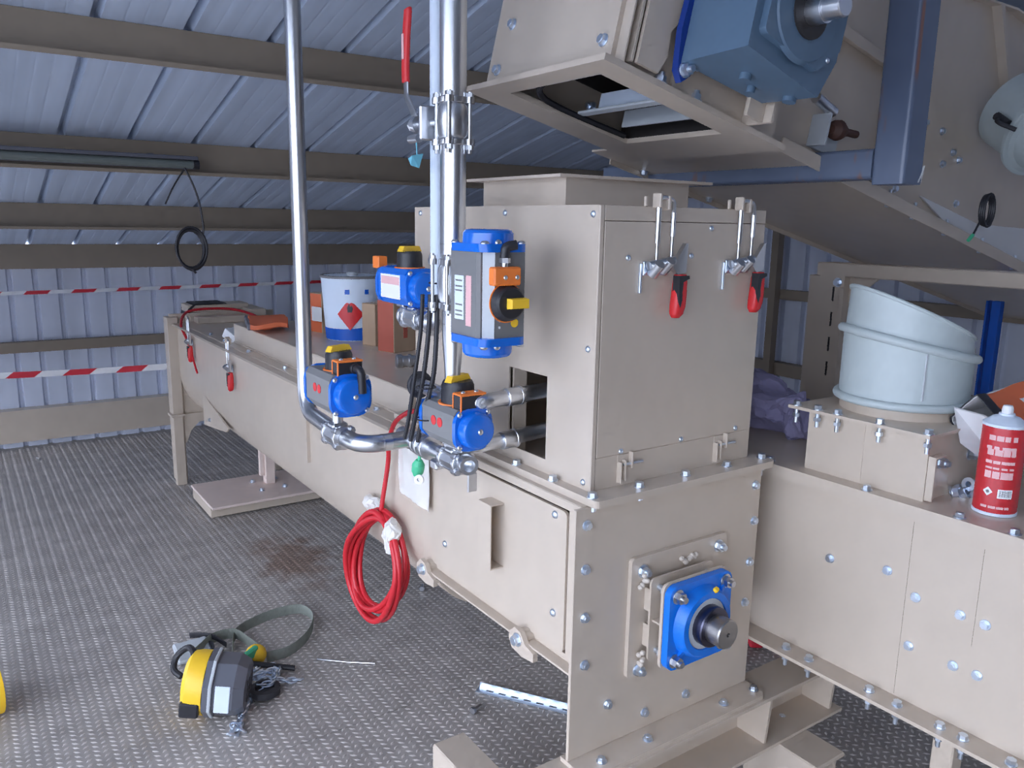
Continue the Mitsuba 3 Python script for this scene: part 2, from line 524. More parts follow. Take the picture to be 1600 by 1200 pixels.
# box-shaped section behind the near end
part(tc, 'section_frame', cat(ex(sbox(Y0 + .004, .566, YD, .905).difference(sbox(1.188, .578, 1.788, .894)), 'x', XA, XA + .006),
                              cbox(XB - .006, XB, Y0 + .004, YD, .566, .905), cbox(XA, XB, Y0 + .004, YD, .560, .566), ex(Polygon([(XA + .002, .62)] + [(1.22 + .248 * math.cos(q), .625 + .248 * math.sin(q)) for q in np.linspace(math.pi, 2 * math.pi, 25)]), 'y', YD - .006, YD)), 'beige', smooth=False)
part(tc, 'lower_lip', cbox(XA - .026, XA + .002, Y0 + .003, 1.79, .558, .5635, .001), 'beige')
# door
dr_ = part(tc, 'door', ex(rounded(.594, .308, .012, 1.488, .7315), 'x', XA - .004, XA + .003), 'beige', smooth=False)
hy0, hy1, hz0, hz1, hd_ = 1.414, 1.466, .684, .838, .036
hn = part(dr_, 'handle', cat(cbox(XA - .004 - hd_, XA - .0005 - hd_, hy0, hy1, hz0, hz1, .001), cbox(XA - .004 - hd_, XA - .003, hy0, hy1, hz1 - .0035, hz1, .001),
                             cbox(XA - .004 - hd_, XA - .003, hy0, hy1, hz0, hz0 + .0035, .001), cbox(XA - .004 - hd_, XA - .003, hy1 - .0035, hy1, hz0, hz1, .001)), 'beige', smooth=False)
for y, z in ((1.228, .870), (1.226, .655), (1.676, .650), (1.70, .865)):
    bolt(dr_, (XA - .004, y, z), (-1, 0, 0), 'screw', 1.35)
for y in (1.736, 1.305):
    h = part(tc, 'hinge', ex(Polygon([(y - .052, .555), (y - .052, .536), (y - .01, .530), (y + .028, .536), (y + .040, .556), (y + .036, .572), (y + .018, .588), (y - .004, .584), (y - .02, .564)]), 'x', XA - .034, XA - .022), 'beige')
    part(h, 'boss', cyl((XA - .022, y + .010, .562), (XA + .002, y + .010, .562), .020, 20, b=.002), 'beige')
    bolt(h, (XA - .034, y + .006, .5635), (-1, 0, 0), 'head', 1.45)
# near end plate and its bolts
part(tc, 'end_plate', cat(cbox(.940, 1.489, Y0 - .004, Y0 + .004, .372, .913, .0015)), 'beige')
part(tc, 'foot_flange', ex(Polygon([(.955, Y0 - .068), (1.475, Y0 - .068), (1.49, Y0 - .055), (1.49, Y0 + .02), (.94, Y0 + .02), (.94, Y0 - .055)]), 'z', .362, .372), 'beige', smooth=False)
for x, z in ((.968, .786), (.971, .683), (.974, .579), (1.042, .468), (1.151, .410), (1.278, .411), (1.472, .786), (1.467, .686), (1.461, .586), (.968, .878), (1.468, .872)):
    bolt(tc, (x, Y0 - .004, z), (0, -1, 0), 'head', 1.05)
for x in (1.00, 1.13, 1.37, 1.475):
    bolt(tc, (x, Y0 - .040, .372), (0, 0, 1), 'head', 1.1)
# base flange plate on top of the trough
bf = part(tc, 'base_flange', ex(rounded(.535, .87, .012, 1.2405, 1.546), 'z', .915, .930), 'beige', smooth=False)
part(tc, 'flange_collar', cat(cbox(XA - .012, XB + .010, Y0 + .004, 1.95, .895, .915, .002)), 'beige')
for x, y in ((.984, 1.395), (.984, 1.263), (.984, 1.137), (1.108, 1.137), (1.246, 1.141), (1.376, 1.141), (1.495, 1.141), (.984, 1.53)):
    bolt(tc, (x, y, .930), (0, 0, 1), 'through', 1.05)
# lips along the top, raised cover and far end
part(tc, 'top_lip', cat(ex(Polygon([(XA - .03, .889), (XA + .012, .889), (XA + .012, .895), (XA - .024, .895), (XA - .024, .872), (XA - .03, .872)]), 'y', 1.95, YE)), 'beige', smooth=False)
part(tc, 'top_lip', cat(ex(Polygon([(XB + .03, .889), (XB - .012, .889), (XB - .012, .895), (XB + .024, .895), (XB + .024, .872), (XB + .03, .872)]), 'y', 1.95, YE)), 'beige', smooth=False)
cv = part(tc, 'cover', cat(cbox(XA + .012, XB - .012, 1.95, YE, .889, .899, .002), cbox(1.03, 1.44, 1.985, 3.70, .899, .985, .003)), 'beige')
part(tc, 'cover_seam', cat(cbox(1.028, 1.442, 2.72, 2.735, .899, .9862, .001), cbox(1.026, 1.444, 1.985, 3.70, .899, .906, .001)), 'beige')
for y in (2.15, 2.30, 2.75, 2.95, 3.4, 3.76, 4.0):
    bolt(tc, (1.003, y, .899), (0, 0, 1), 'head', 1.0)
part(tc, 'end_plate', cbox(.935, 1.50, YE - .006, YE + .006, .372, .945, .002), 'beige')
part(tc, 'end_post', cat(cbox(.918, .976, YE - .03, YE + .05, .02, .93, .004)), 'beige')
# far support frame: leg, gusset, cross feet
part(tc, 'leg', cat(cbox(.915, .968, YE - .045, YE - .006, .0, .395, .003), cbox(.905, .978, YE - .055, YE + .03, .388, .402, .002)), 'beige')
part(tc, 'leg', cat(cbox(1.46, 1.515, YE - .045, YE - .006, .0, .395, .003)), 'beige')
gp = Polygon([(.968, .395), (1.10, .395), (1.10, .345), (1.055, .345), (1.01, .30), (.985, .24), (.968, .22)])
part(tc, 'gusset', ex(gp, 'y', YE - .026, YE - .018), 'beige', smooth=False)
part(tc, 'gusset', ex(Polygon([(4.10, .60), (4.10, .435), (3.70, .485), (3.66, .51)]), 'x', .972, .980), 'beige', smooth=False)
bolt(tc, (.972, 3.98, .485), (-1, 0, 0), 'head', 1.0)
part(tc, 'leg', cat(cbox(1.265, 1.315, 4.085, 4.135, .075, .415, .003), cbox(1.24, 1.265, 4.10, 4.125, .12, .30, .003)), 'pink_primer')
# floor beam under the middle of the trough
fb = thing('floor_beam', 'pink-primed flat steel beam bolted across the floor under the long trough', 'beam')
part(fb, 'web', cat(cbox(.93, 1.62, 3.90, 4.25, .012, .062, .003)), 'beige', smooth=False)
part(fb, 'top_plate', cbox(.93, 1.62, 3.86, 4.285, .062, .075, .002), 'pink_primer')
for x in (1.215, 1.335):
    for y in (4.00, 4.16):
        bolt(fb, (x, y, .075), (0, 0, 1), 'head', 1.35)
# near base frame
bc = part(tc, 'base_channel', ex(Polygon([(Y0 - .075, .362), (Y0 + .03, .362), (Y0 + .03, .22), (Y0 - .075, .22), (Y0 - .075, .228), (Y0 + .022, .228), (Y0 + .022, .354), (Y0 - .075, .354)]), 'x', .80, 1.80), 'beige', smooth=False)
for x in (1.505, 1.765):
    part(tc, 'gusset', ex(Polygon([(Y0 - .07, .354), (Y0 + .022, .354), (Y0 + .022, .228), (Y0 - .06, .228)]), 'x', x, x + .008), 'beige', smooth=False)
for x0, x1, ya, yb in ((.845, .932, .86, 1.525), (1.545, 1.655, .955, 1.16)):
    part(tc, 'foot', cat(ex(Polygon([(ya, .212), (yb, .212), (yb, .03), (yb - .03, 0), (ya + .03, 0), (ya, .03)]), 'x', x0, x0 + .012), cbox(x0, x1, ya, yb, .207, .219, .003), cbox(x1 - .012, x1, ya + .02, yb - .02, 0.0, .207, .002)), 'beige', smooth=False)
bolt(tc, (1.64, 1.125, .219), (0, 0, 1), 'head', 1.1)

# red cable coil etc. come later.  Flange bearing on the near end plate
fbg = thing('flange_bearing', 'blue four-bolt flange bearing with steel shaft end on the near end plate', 'bearing')
part(fbg, 'mounting_plate', ex(rounded(.286, .268, .010, 1.227, .649), 'y', Y0 - .015, Y0 - .0045), 'beige', smooth=False)
for x, z in ((1.115, .752), (1.343, .757), (1.114, .530), (1.343, .535)):
    bolt(fbg, (x, Y0 - .015, z), (0, -1, 0), 'nut', 1.25)
for bx_ in ((1.122, 1.126, .585, .635), (1.132, 1.136, .585, .635), (1.122, 1.126, .665, .715), (1.132, 1.136, .665, .715), (1.296, 1.301, .585, .715)):
    part(fbg, 'bracket_rib', cbox(bx_[0], bx_[1], Y0 - .032, Y0 - .015, bx_[2], bx_[3], .001), 'beige', smooth=False)
part(fbg, 'bracket', ex(rounded(.186, .186, .012, 1.2125, .6475), 'y', Y0 - .037, Y0 - .032), 'beige', smooth=False)
part(fbg, 'bracket_web', cbox(1.126, 1.30, Y0 - .066, Y0 - .037, .645, .650, .001), 'beige', smooth=False)
wv = []
for k in range(14):
    wv.append((1.10 + .02 * rng.random(), Y0 - .02 - .012 * rng.random(), rng.choice([.735, .565]) + .03 * (rng.random() - .5)))
part(fbg, 'weld_bead', cat([trimesh.creation.icosphere(1, .006).apply_translation(w) for w in wv] + [trimesh.creation.icosphere(1, .006).apply_translation((1.22 + .06 * rng.random(), Y0 - .02, .745 + .012 * rng.random())) for k in range(9)]), 'weld', kind='stuff')
part(fbg, 'backing_plate', ex(rounded(.188, .188, .016, 1.2125, .6475), 'y', Y0 - .073, Y0 - .066), 'beige', smooth=False)


def flange_housing():
    F = face((1.2125, Y0 - .074, .6475))
    o = [ex(rounded(.184, .184, .022), 'z', 0, .016)]
    o.append(lathe([(.080, .014), (.076, .024), (.071, .035), (.069, .037), (.056, .037), (.053, .026), (.0, .026)], 40))
    for sx in (-1, 1):
        for sy in (-1, 1):
            d = unit((sx, sy, 0)); n = np.array([-d[1], d[0], 0]) * .004
            p, q = d * .070, d * .105
            o.append(hull([p + n, p - n, q + n, q - n, p + n + (0, 0, .027), p - n + (0, 0, .027), q + n + (0, 0, .0165), q - n + (0, 0, .0165)]))
    return at(cat(o), F)


hs = part(fbg, 'housing', flange_housing(), 'bearing_blue')
part(hs, 'grease_nipple', at(lathe([(.0045, 0), (.0045, .006), (.006, .007), (.005, .014), (.0, .016)], 12), face((1.230, Y0 - .106, .712), up=(0, 0, 1)) @ trimesh.transformations.rotation_matrix(-.9, (1, 0, 0))), 'yellow')
FB = face((1.2125, Y0 - .074, .6475))
part(fbg, 'seal', at(lathe([(.0545, .022), (.0545, .034), (.042, .035), (.040, .028), (.0, .028)], 36), FB), 'light_grey')
part(fbg, 'locking_ring', at(lathe([(.043, .026), (.043, .054), (.041, .057), (.0, .057)], 36), FB), 'dark_steel_ring')
sh = part(fbg, 'shaft', at(lathe([(.0305, .022), (.0305, .088), (.0285, .091), (.0045, .091), (.0030, .083), (.0, .082)], 32), FB), 'shaft')
for sx in (-1, 1):
    for sy in (-1, 1):
        bolt(fbg, (1.2125 + sx * .0705, Y0 - .090, .6475 + sy * .0705), (0, -1, 0), 'nut', 1.35, m='inox_rough')
        bolt(fbg, (1.2125 + sx * .0705, Y0 - .066, .6475 + sy * .0705), (0, 1, 0), 'nut', 1.35)
        copy_part(fbg, 'stud', 'stud', lambda: cyl((0, 0, 0), (0, 0, .036), .0065, 12), 'zinc', mat4((1, 0, 0), (0, 0, 1), (0, -1, 0), (1.2125 + sx * .0705, Y0 - .034, .6475 + sy * .0705)))

# ================================================================ THE INLET HOUSING
X0, X1, BY0, BY1, Z0, Z1 = 1.0, 1.475, 1.166, 1.893, .930, 1.487
ih = thing('inlet_housing', 'tall beige sheet-metal inlet housing with hatch standing on the near end of the long trough', 'housing')
lp = part(ih, 'side_panel', ex(sbox(BY0, Z0, BY1, Z1).difference(sbox(1.312, .960, 1.452, 1.139)), 'x', X0, X0 + .004), 'beige', smooth=False)
part(ih, 'side_panel', cbox(X1 - .004, X1, BY0 + .004, BY1, Z0, Z1, .0005), 'beige', smooth=False)
part(ih, 'back_panel', cbox(X0 + .004, X1 - .004, BY1 - .004, BY1, Z0, Z1, .0005), 'beige', smooth=False)
part(ih, 'top_panel', cat(ex(sbox(X0 + .004, BY0 + .004, X1 - .004, BY1 - .004).difference(sbox(1.06, 1.34, 1.38, 1.62)), 'z', Z1 - .006, Z1 - .002)), 'beige', smooth=False)
part(ih, 'inner_partition', cat(cbox(X0 + .012, X0 + .05, 1.452, 1.458, Z0, 1.30), cbox(X0 + .10, X0 + .104, BY0 + .03, 1.42, Z0, 1.30)), 'beige', smooth=False)
part(ih, 'hatch', cbox(X0 + .013, X1 - .002, BY0 - .003, BY0 + .001, .9972, 1.4575, .0008), 'beige')
part(ih, 'header_strip', cbox(X0 + .013, X1, BY0 - .002, BY0 + .002, 1.4585, Z1, .0008), 'beige')
part(ih, 'sill_strip', cbox(X0 + .013, X1, BY0 - .001, BY0 + .003, Z0, .9965, .0008), 'beige')
part(ih, 'corner_strip', cbox(X0 - .0005, X0 + .0115, BY0 - .003, BY0 + .012, Z0, Z1, .0018), 'beige')
for y, z in ((1.182, 1.470), (1.184, 1.214), (1.185, .945), (1.476, 1.472), (1.70, 1.472), (1.86, 1.472)):
    bolt(ih, (X0, y, z), (-1, 0, 0), 'screw', 1.05)
for x, z in ((1.077, 1.003), (1.249, 1.004), (1.422, 1.006), (1.074, 1.389), (1.247, 1.391), (1.302, 1.447)):
    bolt(ih, (x, BY0 - .003, z), (0, -1, 0), 'screw', .9)
for x in (1.100, 1.384):
    h = part(ih, 'hinge', cat(cbox(x - .030, x - .026, BY0 - .014, BY0 - .001, .938, .982, .001), cbox(x - .018, x - .014, BY0 - .014, BY0 - .001, .942, .985, .001), cbox(x + .0, x + .004, BY0 - .014, BY0 - .002, .966, 1.00, .001), cbox(x - .03, x + .034, BY0 - .003, BY0 - .0008, .935, .996, .0005)), 'beige')
    part(h, 'pin', cyl((x - .02, BY0 - .009, .976), (x + .034, BY0 - .009, .976), .0028, 10), 'zinc')
nk = part(ih, 'neck', cat(ex(sbox(1.045, 1.325, 1.40, 1.635).difference(sbox(1.05, 1.33, 1.395, 1.63)), 'z', Z1 - .006, 1.545)), 'beige', smooth=False)
part(ih, 'neck_flange', ex(sbox(1.010, 1.300, 1.45, 1.655).difference(sbox(1.05, 1.33, 1.395, 1.63)), 'z', 1.543, 1.549), 'beige', smooth=False)
part(ih, 'lit_inner_panel', cbox(X0 + .096, X0 + .0995, 1.21, 1.345, .95, 1.16, .001), 'light_grey')  # light grey panel standing in for the lit interior behind the opening
for z in (1.10, 1.05, 1.0):
    bolt(ih, (X0 + .096, 1.322, z), (-1, 0, 0), 'head', 1.0)


# toggle latches
def toggle(label, F, s=1.0, group=None, cat_='toggle clamp'):
    t = thing('toggle_clamp', label, cat_, group)
    S = np.diag([s, s, s, 1.0])
    F = F @ S
    part(t, 'catch', cat(cbox(-.012, -.004, .112, .140, 0, .022, .002), cbox(.012, .020, .108, .136, 0, .022, .002), cbox(-.034, -.028, .115, .134, 0, .006, .001)), 'beige', frame=F)
    part(t, 'base_plate', cat(cbox(-.030, .028, -.018, .010, 0, .004, .001), cbox(-.040, -.034, -.052, .006, 0, .006, .001)), 'zinc', frame=F)
    part(t, 'hook_rod', cat(cyl((-.008, -.012, .016), (-.008, .122, .016), .0032, 12), cyl((.030, -.002, .018), (.030, .108, .018), .0032, 12),
                            cyl((-.008, .045, .016), (-.008, .112, .016), .0052, 12), cyl((.030, .058, .018), (.030, .104, .018), .0052, 12), tube(fillet([(-.008, .112, .016), (-.008, .135, .016), (.030, .128, .018), (.030, .104, .018)], .012, 5), .004, 8)), 'inox', frame=F)
    part(t, 'trunnion', cat(cyl((-.026, .002, .014), (.036, .012, .020), .009, 14), cyl((-.012, -.016, .010), (-.012, .006, .030), .011, 14), cyl((.016, -.010, .012), (.016, .012, .032), .010, 14)), 'inox', frame=F)
    part(t, 'lever', cat(hull([(.030, .0, .014), (.052, .012, .016), (.060, .045, .018), (.066, .045, .018), (.064, -.012, .018), (.042, -.016, .016), (.030, .0, .024), (.052, .012, .026), (.060, .045, .028), (.066, .045, .028), (.064, -.012, .028), (.042, -.016, .026)])), 'inox_rough', frame=F)
    g = []
    for k, (y, hw, hz, dx) in enumerate(((-.016, .0125, .010, 0), (-.03, .0145, .012, 0), (-.055, .0150, .013, -.001), (-.078, .0155, .0135, -.003), (-.094, .013, .012, -.006), (-.102, .0075, .007, -.008))):
        for q in np.linspace(0, 2 * np.pi, 14, endpoint=False):
            g.append((.054 + dx + hw * math.copysign(abs(math.cos(q)) ** .7, math.cos(q)), y, .022 + hz * math.copysign(abs(math.sin(q)) ** .7, math.sin(q))))
    n = 14; f = []
    for k in range(5):
        for i in range(n):
            j = (i + 1) % n
            f += [(k * n + i, (k + 1) * n + j, k * n + j), (k * n + i, (k + 1) * n + i, (k + 1) * n + j)]
    for i in range(1, n - 1):
        f += [(0, i, i + 1), (5 * n, 5 * n + i + 1, 5 * n + i)]
    gm = trimesh.Trimesh(np.array(g), np.array(f), process=False)
    if gm.volume < 0: gm.invert()
    gr = part(t, 'grip', gm, 'red', smooth=60, frame=F)
    part(gr, 'inlay', cat(ex(Polygon([(.0385, -.018), (.066, -.018), (.066, -.024), (.050, -.030), (.048, -.050), (.049, -.066), (.044, -.080), (.0405, -.070), (.0385, -.045)]), 'z', .018, .0362)), 'black', frame=F)
    return t


toggle('left of the two red-handled toggle clamps on the inlet housing hatch', face((1.142, BY0 - .003, 1.372)))
toggle('right of the two red-handled toggle clamps on the inlet housing hatch', face((1.380, BY0 - .003, 1.372)))
toggle('red-handled toggle clamp on the long trough side, nearer of the far pair', face((XA - .001, 3.545, .815), right=(0, -1, 0)), .95)
toggle('red-handled toggle clamp by the far end of the long trough', face((XA - .001, 4.243, .838), right=(0, -1, 0)), .95)

# ================================================================ PIPES, VALVES AND ACTUATORS
def clampring(p, d, r, w=.012):
    p = np.asarray(p, float); d = unit(d)
    return at(lathe([(r, -w), (r + .006, -w), (r + .010, -w * .3), (r + .010, w * .3), (r + .006, w), (r, w)], 28), mat4(*basis(d), p))


def ring(p, d, r, h):
    p = np.asarray(p, float); d = unit(d)
    return cyl(p - d * h / 2, p + d * h / 2, r, 28, b=.0015)


XM, YM, ZM = .86, 1.47, .946
P1X, P1Y = .752, 2.055
pp = thing('steel_pipe', 'slim stainless vertical pipe at left that bends under the blue valve and joins the manifold', 'pipe')
part(pp, 'riser', tube(fillet([(P1X, P1Y, 2.135), (P1X, P1Y, ZM), (.735, 1.81, ZM)], .065, 10), .0205, 22), 'inox')
part(pp, 'elbow', tube(fillet([(.733, 1.735, ZM), (.733, 1.655, ZM), (XM - .055, 1.655, ZM)], .05, 10), .0205, 22), 'inox')
part(pp, 'weld_ring', cyl((.783, 1.655, ZM), (.786, 1.655, ZM), .0212, 22), 'inox_rough')
part(pp, 'spool', tube([(XM - .055, 1.655, ZM), (XM + .004, 1.655, ZM)], .0205, 22), 'inox_rough')
mf = thing('pipe_manifold', 'stainless valve manifold beside the trough top, with an open fitting at its near end', 'pipe manifold')
part(mf, 'tee', cat(tube([(XM, 1.70, ZM), (XM, 1.62, ZM)], .0205, 20), ring((XM, 1.615, ZM), (0, 1, 0), .027, .012)), 'inox')
part(mf, 'run', tube([(XM, 1.61, ZM), (XM, 1.40, ZM)], .0155, 20), 'inox')
part(mf, 'union', cat(ring((XM, 1.59, ZM), (0, 1, 0), .029, .010), ring((XM, 1.565, ZM), (0, 1, 0), .029, .010), hexn((XM, 1.585, ZM), (XM, 1.57, ZM), .026)), 'inox')
part(mf, 'open_socket', at(lathe([(.012, 0), (.021, 0), (.022, .004), (.022, .018), (.020, .024), (.013, .024), (.0125, .004), (.012, .002)], 24), mat4(*basis((-.25, -1, 0)), (XM, 1.405, ZM + .004))), 'inox')
part(mf, 'bracket', cat(cbox(XM - .006, XM + .016, 1.385, 1.390, ZM - .055, ZM - .015, .001), cbox(XM - .02, XM + .02, 1.50, 1.53, ZM - .036, ZM - .014, .004)), 'inox_rough')


def valve_body(root, c, r=.030, ln=.036, stem=.05):
    c = np.array(c, float)
    part(root, 'valve_body', cat(at(lathe([(r * .75, -ln), (r, -ln * .8), (r * 1.02, 0), (r, ln * .8), (r * .75, ln)], 8), mat4(*basis((0, 1, 0)), c)), cyl(c, c + (0, 0, stem), r * .45, 16), cbox(c[0] - r * .7, c[0] + r * .7, c[1] - ln * .55, c[1] + ln * .55, c[2], c[2] + r * 1.15, .004)), 'inox')
    for s in (-1, 1):
        part(root, 'valve_flange', cat([ring(c + (0, s * ln, 0), (0, 1, 0), r * 1.05, .010)] + [cyl(c + (r * .95 * math.cos(q), s * ln - .007, r * .95 * math.sin(q)), c + (r * .95 * math.cos(q), s * ln + .007, r * .95 * math.sin(q)), .0085, 10) for q in (.785, 2.356, 3.927, 5.498)]), 'inox')
    for q in (.785, 2.356, 3.927, 5.498):
        p = c + (r * .95 * math.cos(q), 0, r * .95 * math.sin(q))
        part(root, 'tie_bolt', cat(cyl(p - (0, ln + .012, 0), p + (0, ln + .012, 0), .0038, 10), hexn(p - (0, ln + .014, 0), p - (0, ln + .006, 0), .0068), hexn(p + (0, ln + .006, 0), p + (0, ln + .014, 0), .0068)), 'inox_rough')


def small_actuator(label, vc, zc, hl, r, side='grey_body', ind=(.032, .045), sol=True, dots=False, elbow_connector=True, side_label=False, body_m='grey_body', vdy=0.0):
    """rack actuator with its long axis along y over a ball valve at vc."""
    t = thing('valve_actuator', label, 'actuator')
    x, y = vc[0], vc[1]
    valve_body(t, (x, y - vdy, vc[2]), r * .58, r * .70, zc - vc[2] - r * .8)
    part(t, 'bracket', cbox(x - r * .5, x + r * .5, y - r * .4, y + r * .4, zc - r * 1.02 - .006, zc - r * .95, .002), 'inox_rough')
    prof = Polygon([(x - r, zc - r * .55), (x - r * .62, zc - r), (x + r * .62, zc - r), (x + r, zc - r * .55), (x + r, zc + r * .72), (x + r * .8, zc + r), (x - r * .8, zc + r), (x - r, zc + r * .72)])
    b = part(t, 'body', ex(prof, 'y', y - hl + .004, y + hl - .004), body_m, smooth=False)
    for s in (-1, 1):
        F = face((x, y + s * (hl - .006), zc), right=(-s, 0, 0)) if s > 0 else face((x, y - (hl - .006), zc))
        cap = part(t, 'end_cap', cat(ex(rounded(r * 2.1, r * 2.1, r * .7), 'z', 0, .012), lathe([(r * .92, .010), (r * .90, .026), (r * .82, .034), (r * .70, .037), (0, .038)], 32)), 'blue', frame=F)
        for sx in (-1, 1):
            for sy in (-1, 1):
                p = (F @ np.array([sx * r * .80, sy * r * .80, .012, 1]))[:3]
                bolt(cap, p, F[:3, 2], 'screw', .95, m='inox')
        bolt(cap, (F @ np.array([0, 0, .037, 1]))[:3], F[:3, 2], 'screw', 1.0, m='inox')
    zi = zc + r
    i_ = part(t, 'position_indicator', at(lathe([(ind[0] * 1.05, 0), (ind[0], .004), (ind[0] * .98, ind[1] * .8), (ind[0] * .86, ind[1]), (0, ind[1])], 28), mat4((1, 0, 0), (0, 1, 0), (0, 0, 1), (x + .006, y - .002, zi))), 'black')
    part(i_, 'pointer', at(cat(hull([(-.034, -.009, 0), (.034, -.009, 0), (.034, .009, 0), (-.034, .009, 0), (-.026, -.008, .013), (.026, -.008, .013), (.026, .008, .013), (-.026, .008, .013)])), trimesh.transformations.translation_matrix((x + .006, y - .002, zi + ind[1] - .001)) @ trimesh.transformations.rotation_matrix(.35, (0, 0, 1))), 'yellow')
    part(i_, 'base_ring', cyl((x + .006, y - .002, zi - .001), (x + .006, y - .002, zi + .0025), ind[0] * 1.18, 28), 'orange')
    if sol:
        sx0, sy0, sz0 = x - .030, y - hl + .0, zi - .008
        so = part(t, 'solenoid_box', cbox(sx0, sx0 + .060, sy0 - .004, sy0 + .028, sz0 + .002, sz0 + .038, .002), 'black')
        part(so, 'orange_rim', cat(cbox(sx0 - .001, sx0 + .061, sy0 - .005, sy0 + .029, sz0 + .036, sz0 + .041, .0015), cbox(sx0 - .002, sx0 + .002, sy0 - .0055, sy0 - .002, sz0 + .0, sz0 + .040, .001), cbox(sx0 - .002, sx0 + .002, sy0 + .026, sy0 + .029, sz0 + .0, sz0 + .040, .001), cbox(sx0 - .002, sx0 + .002, sy0 - .005, sy0 + .029, sz0 - .001, sz0 + .003, .001)), 'orange')
        for px in (.014, .046):
            bolt(so, (sx0 + px, sy0 + .012, sz0 + .041), (0, 0, 1), 'screw', .8, m='inox')
        if elbow_connector:
            part(so, 'cable_gland', cat(tube(fillet([(sx0 + .038, sy0 - .004, sz0 + .022), (sx0 + .044, sy0 - .030, sz0 + .022), (sx0 + .046, sy0 - .032, sz0 - .032)], .012, 6), .0095, 14), ring((sx0 + .0385, sy0 - .008, sz0 + .022), (.2, -1, 0), .012, .008)), 'black')
        else:
            part(so, 'cable_gland', at(lathe([(.0045, .004), (.011, 0), (.0115, .008), (.0095, .010), (.0045, .010), (.004, .004)], 18), mat4(*basis((0, -1, 0)), (sx0 + .046, sy0 - .004, sz0 + .020))), 'light_grey')
    if dots:
        F = face((x - r, y - hl * .05, zc + r * .15), right=(0, -1, 0))
        for q in (-1, 1):
            part(b, 'red_mark', cyl((0 + q * .013 - .006, 0, -.001), (q * .013 - .006, 0, .0012), .0105, 18), 'red', frame=F)
    if side_label:
        F = face((x - r, y, zc), right=(0, -1, 0))
        part(b, 'data_label', cbox(-hl * .72, hl * .62, -r * .66, r * .66, -.001, .0008, .0003), 'white', frame=F)
        part(b, 'red_print', cat(cbox(-hl * .66, hl * .58, r * .12, r * .55, 0, .0013, .0002)), 'pinkprint', frame=F)
    return t


small_actuator('blue and grey valve actuator with yellow pointer beside the slim left pipe', (.727, 1.775, ZM), 1.058, .078, .048, dots=True)
small_actuator('blue and grey valve actuator with yellow pointer on the manifold below the pale pipe', (XM, 1.452, ZM), 1.030, .072, .043, ind=(.036, .048), dots=True, elbow_connector=False)
small_actuator('blue valve actuator with white and red label behind the pale pipe', (.905, 1.755, 1.225), 1.298, .076, .043, ind=(.031, .040), sol=False, side_label=True, body_m='blue', vdy=.045)
k4 = 'valve_actuator_002'
part(k4, 'switch_box', cbox(.875, .90, 1.85, 1.885, 1.335, 1.365, .002), 'orange')
part(k4, 'pipe_union', cat(ring((.905, 1.65, 1.222), (0, 1, 0), .024, .02), ring((.905, 1.63, 1.222), (0, 1, 0), .030, .008), ring((.905, 1.765, 1.225), (0, 1, 0), .024, .01), cyl((.905, 1.60, 1.222), (.905, 1.765, 1.225), .016, 18)), 'inox')

# the pair of vertical pipes
P2 = np.array([.858, 1.458]); P3 = np.array([.885, 1.572])
lp_ = thing('steel_pipe', 'thick stainless vertical pipe with the large actuator, tapering at its foot', 'pipe')
part(lp_, 'upper_length', cyl((*P2, 1.690), (*P2, 2.265), .0268, 28), 'inox')
part(lp_, 'middle_length', cyl((*P2, 1.385), (*P2, 1.605), .0262, 28), 'inox')
part(lp_, 'reducer', at(lathe([(.0165, 1.085), (.0165, 1.13), (.022, 1.21), (.0225, 1.25), (.0225, 1.268)], 28), trimesh.transformations.translation_matrix((*P2, 0))), 'inox')
part(lp_, 'weld_ring', cat(cyl((*P2, 1.240), (*P2, 1.243), .0232, 28), cyl((*P2, 1.405), (*P2, 1.408), .0270, 28)), 'inox_rough')
part(lp_, 'cross_pipe', tube([(P2[0], 1.615, 1.085), (P2[0], 1.42, 1.080)], .0165, 20), 'inox')
part(lp_, 'blind_disc', at(lathe([(.029, 0), (.031, .003), (.031, .009), (.029, .012)], 30), mat4(*basis((0, 1, 0)), (P2[0], 1.60, 1.085))), 'rubber')
part(lp_, 'housing_branch', tube(fillet([(P2[0], 1.45, 1.075), (P2[0] + .005, 1.378, 1.085), (1.10, 1.372, 1.098)], .045, 10), .0170, 20), 'inox')
part(lp_, 'coupling', cat(ring((.955, 1.374, 1.090), (1, 0, .05), .0195, .034), ring((.974, 1.374, 1.091), (1, 0, .05), .0205, .008)), 'inox')
part(mf, 'housing_branch', tube(fillet([(XM + .002, 1.475, .975), (XM + .010, 1.400, .985), (1.10, 1.385, 1.005)], .040, 10), .0165, 20), 'inox')
part(mf, 'coupling', cat(ring((.955, 1.39, .992), (1, 0, .05), .0195, .034), ring((.974, 1.39, .993), (1, 0, .05), .021, .008)), 'inox')
wp = thing('pale_pipe', 'pale blue-grey vertical pipe left of the thick stainless pipe', 'pipe')
part(wp, 'riser', cyl((*P3, 1.268), (*P3, 2.09), .0150, 24), 'palepipe')
part(wp, 'end_coupling', cat(cyl((*P3, 1.255), (*P3, 1.285), .019, 20), tube(fillet([(*P3, 1.262), (*P3, 1.222), (.905, 1.63, 1.222)], .025, 6), .0145, 16)), 'inox')
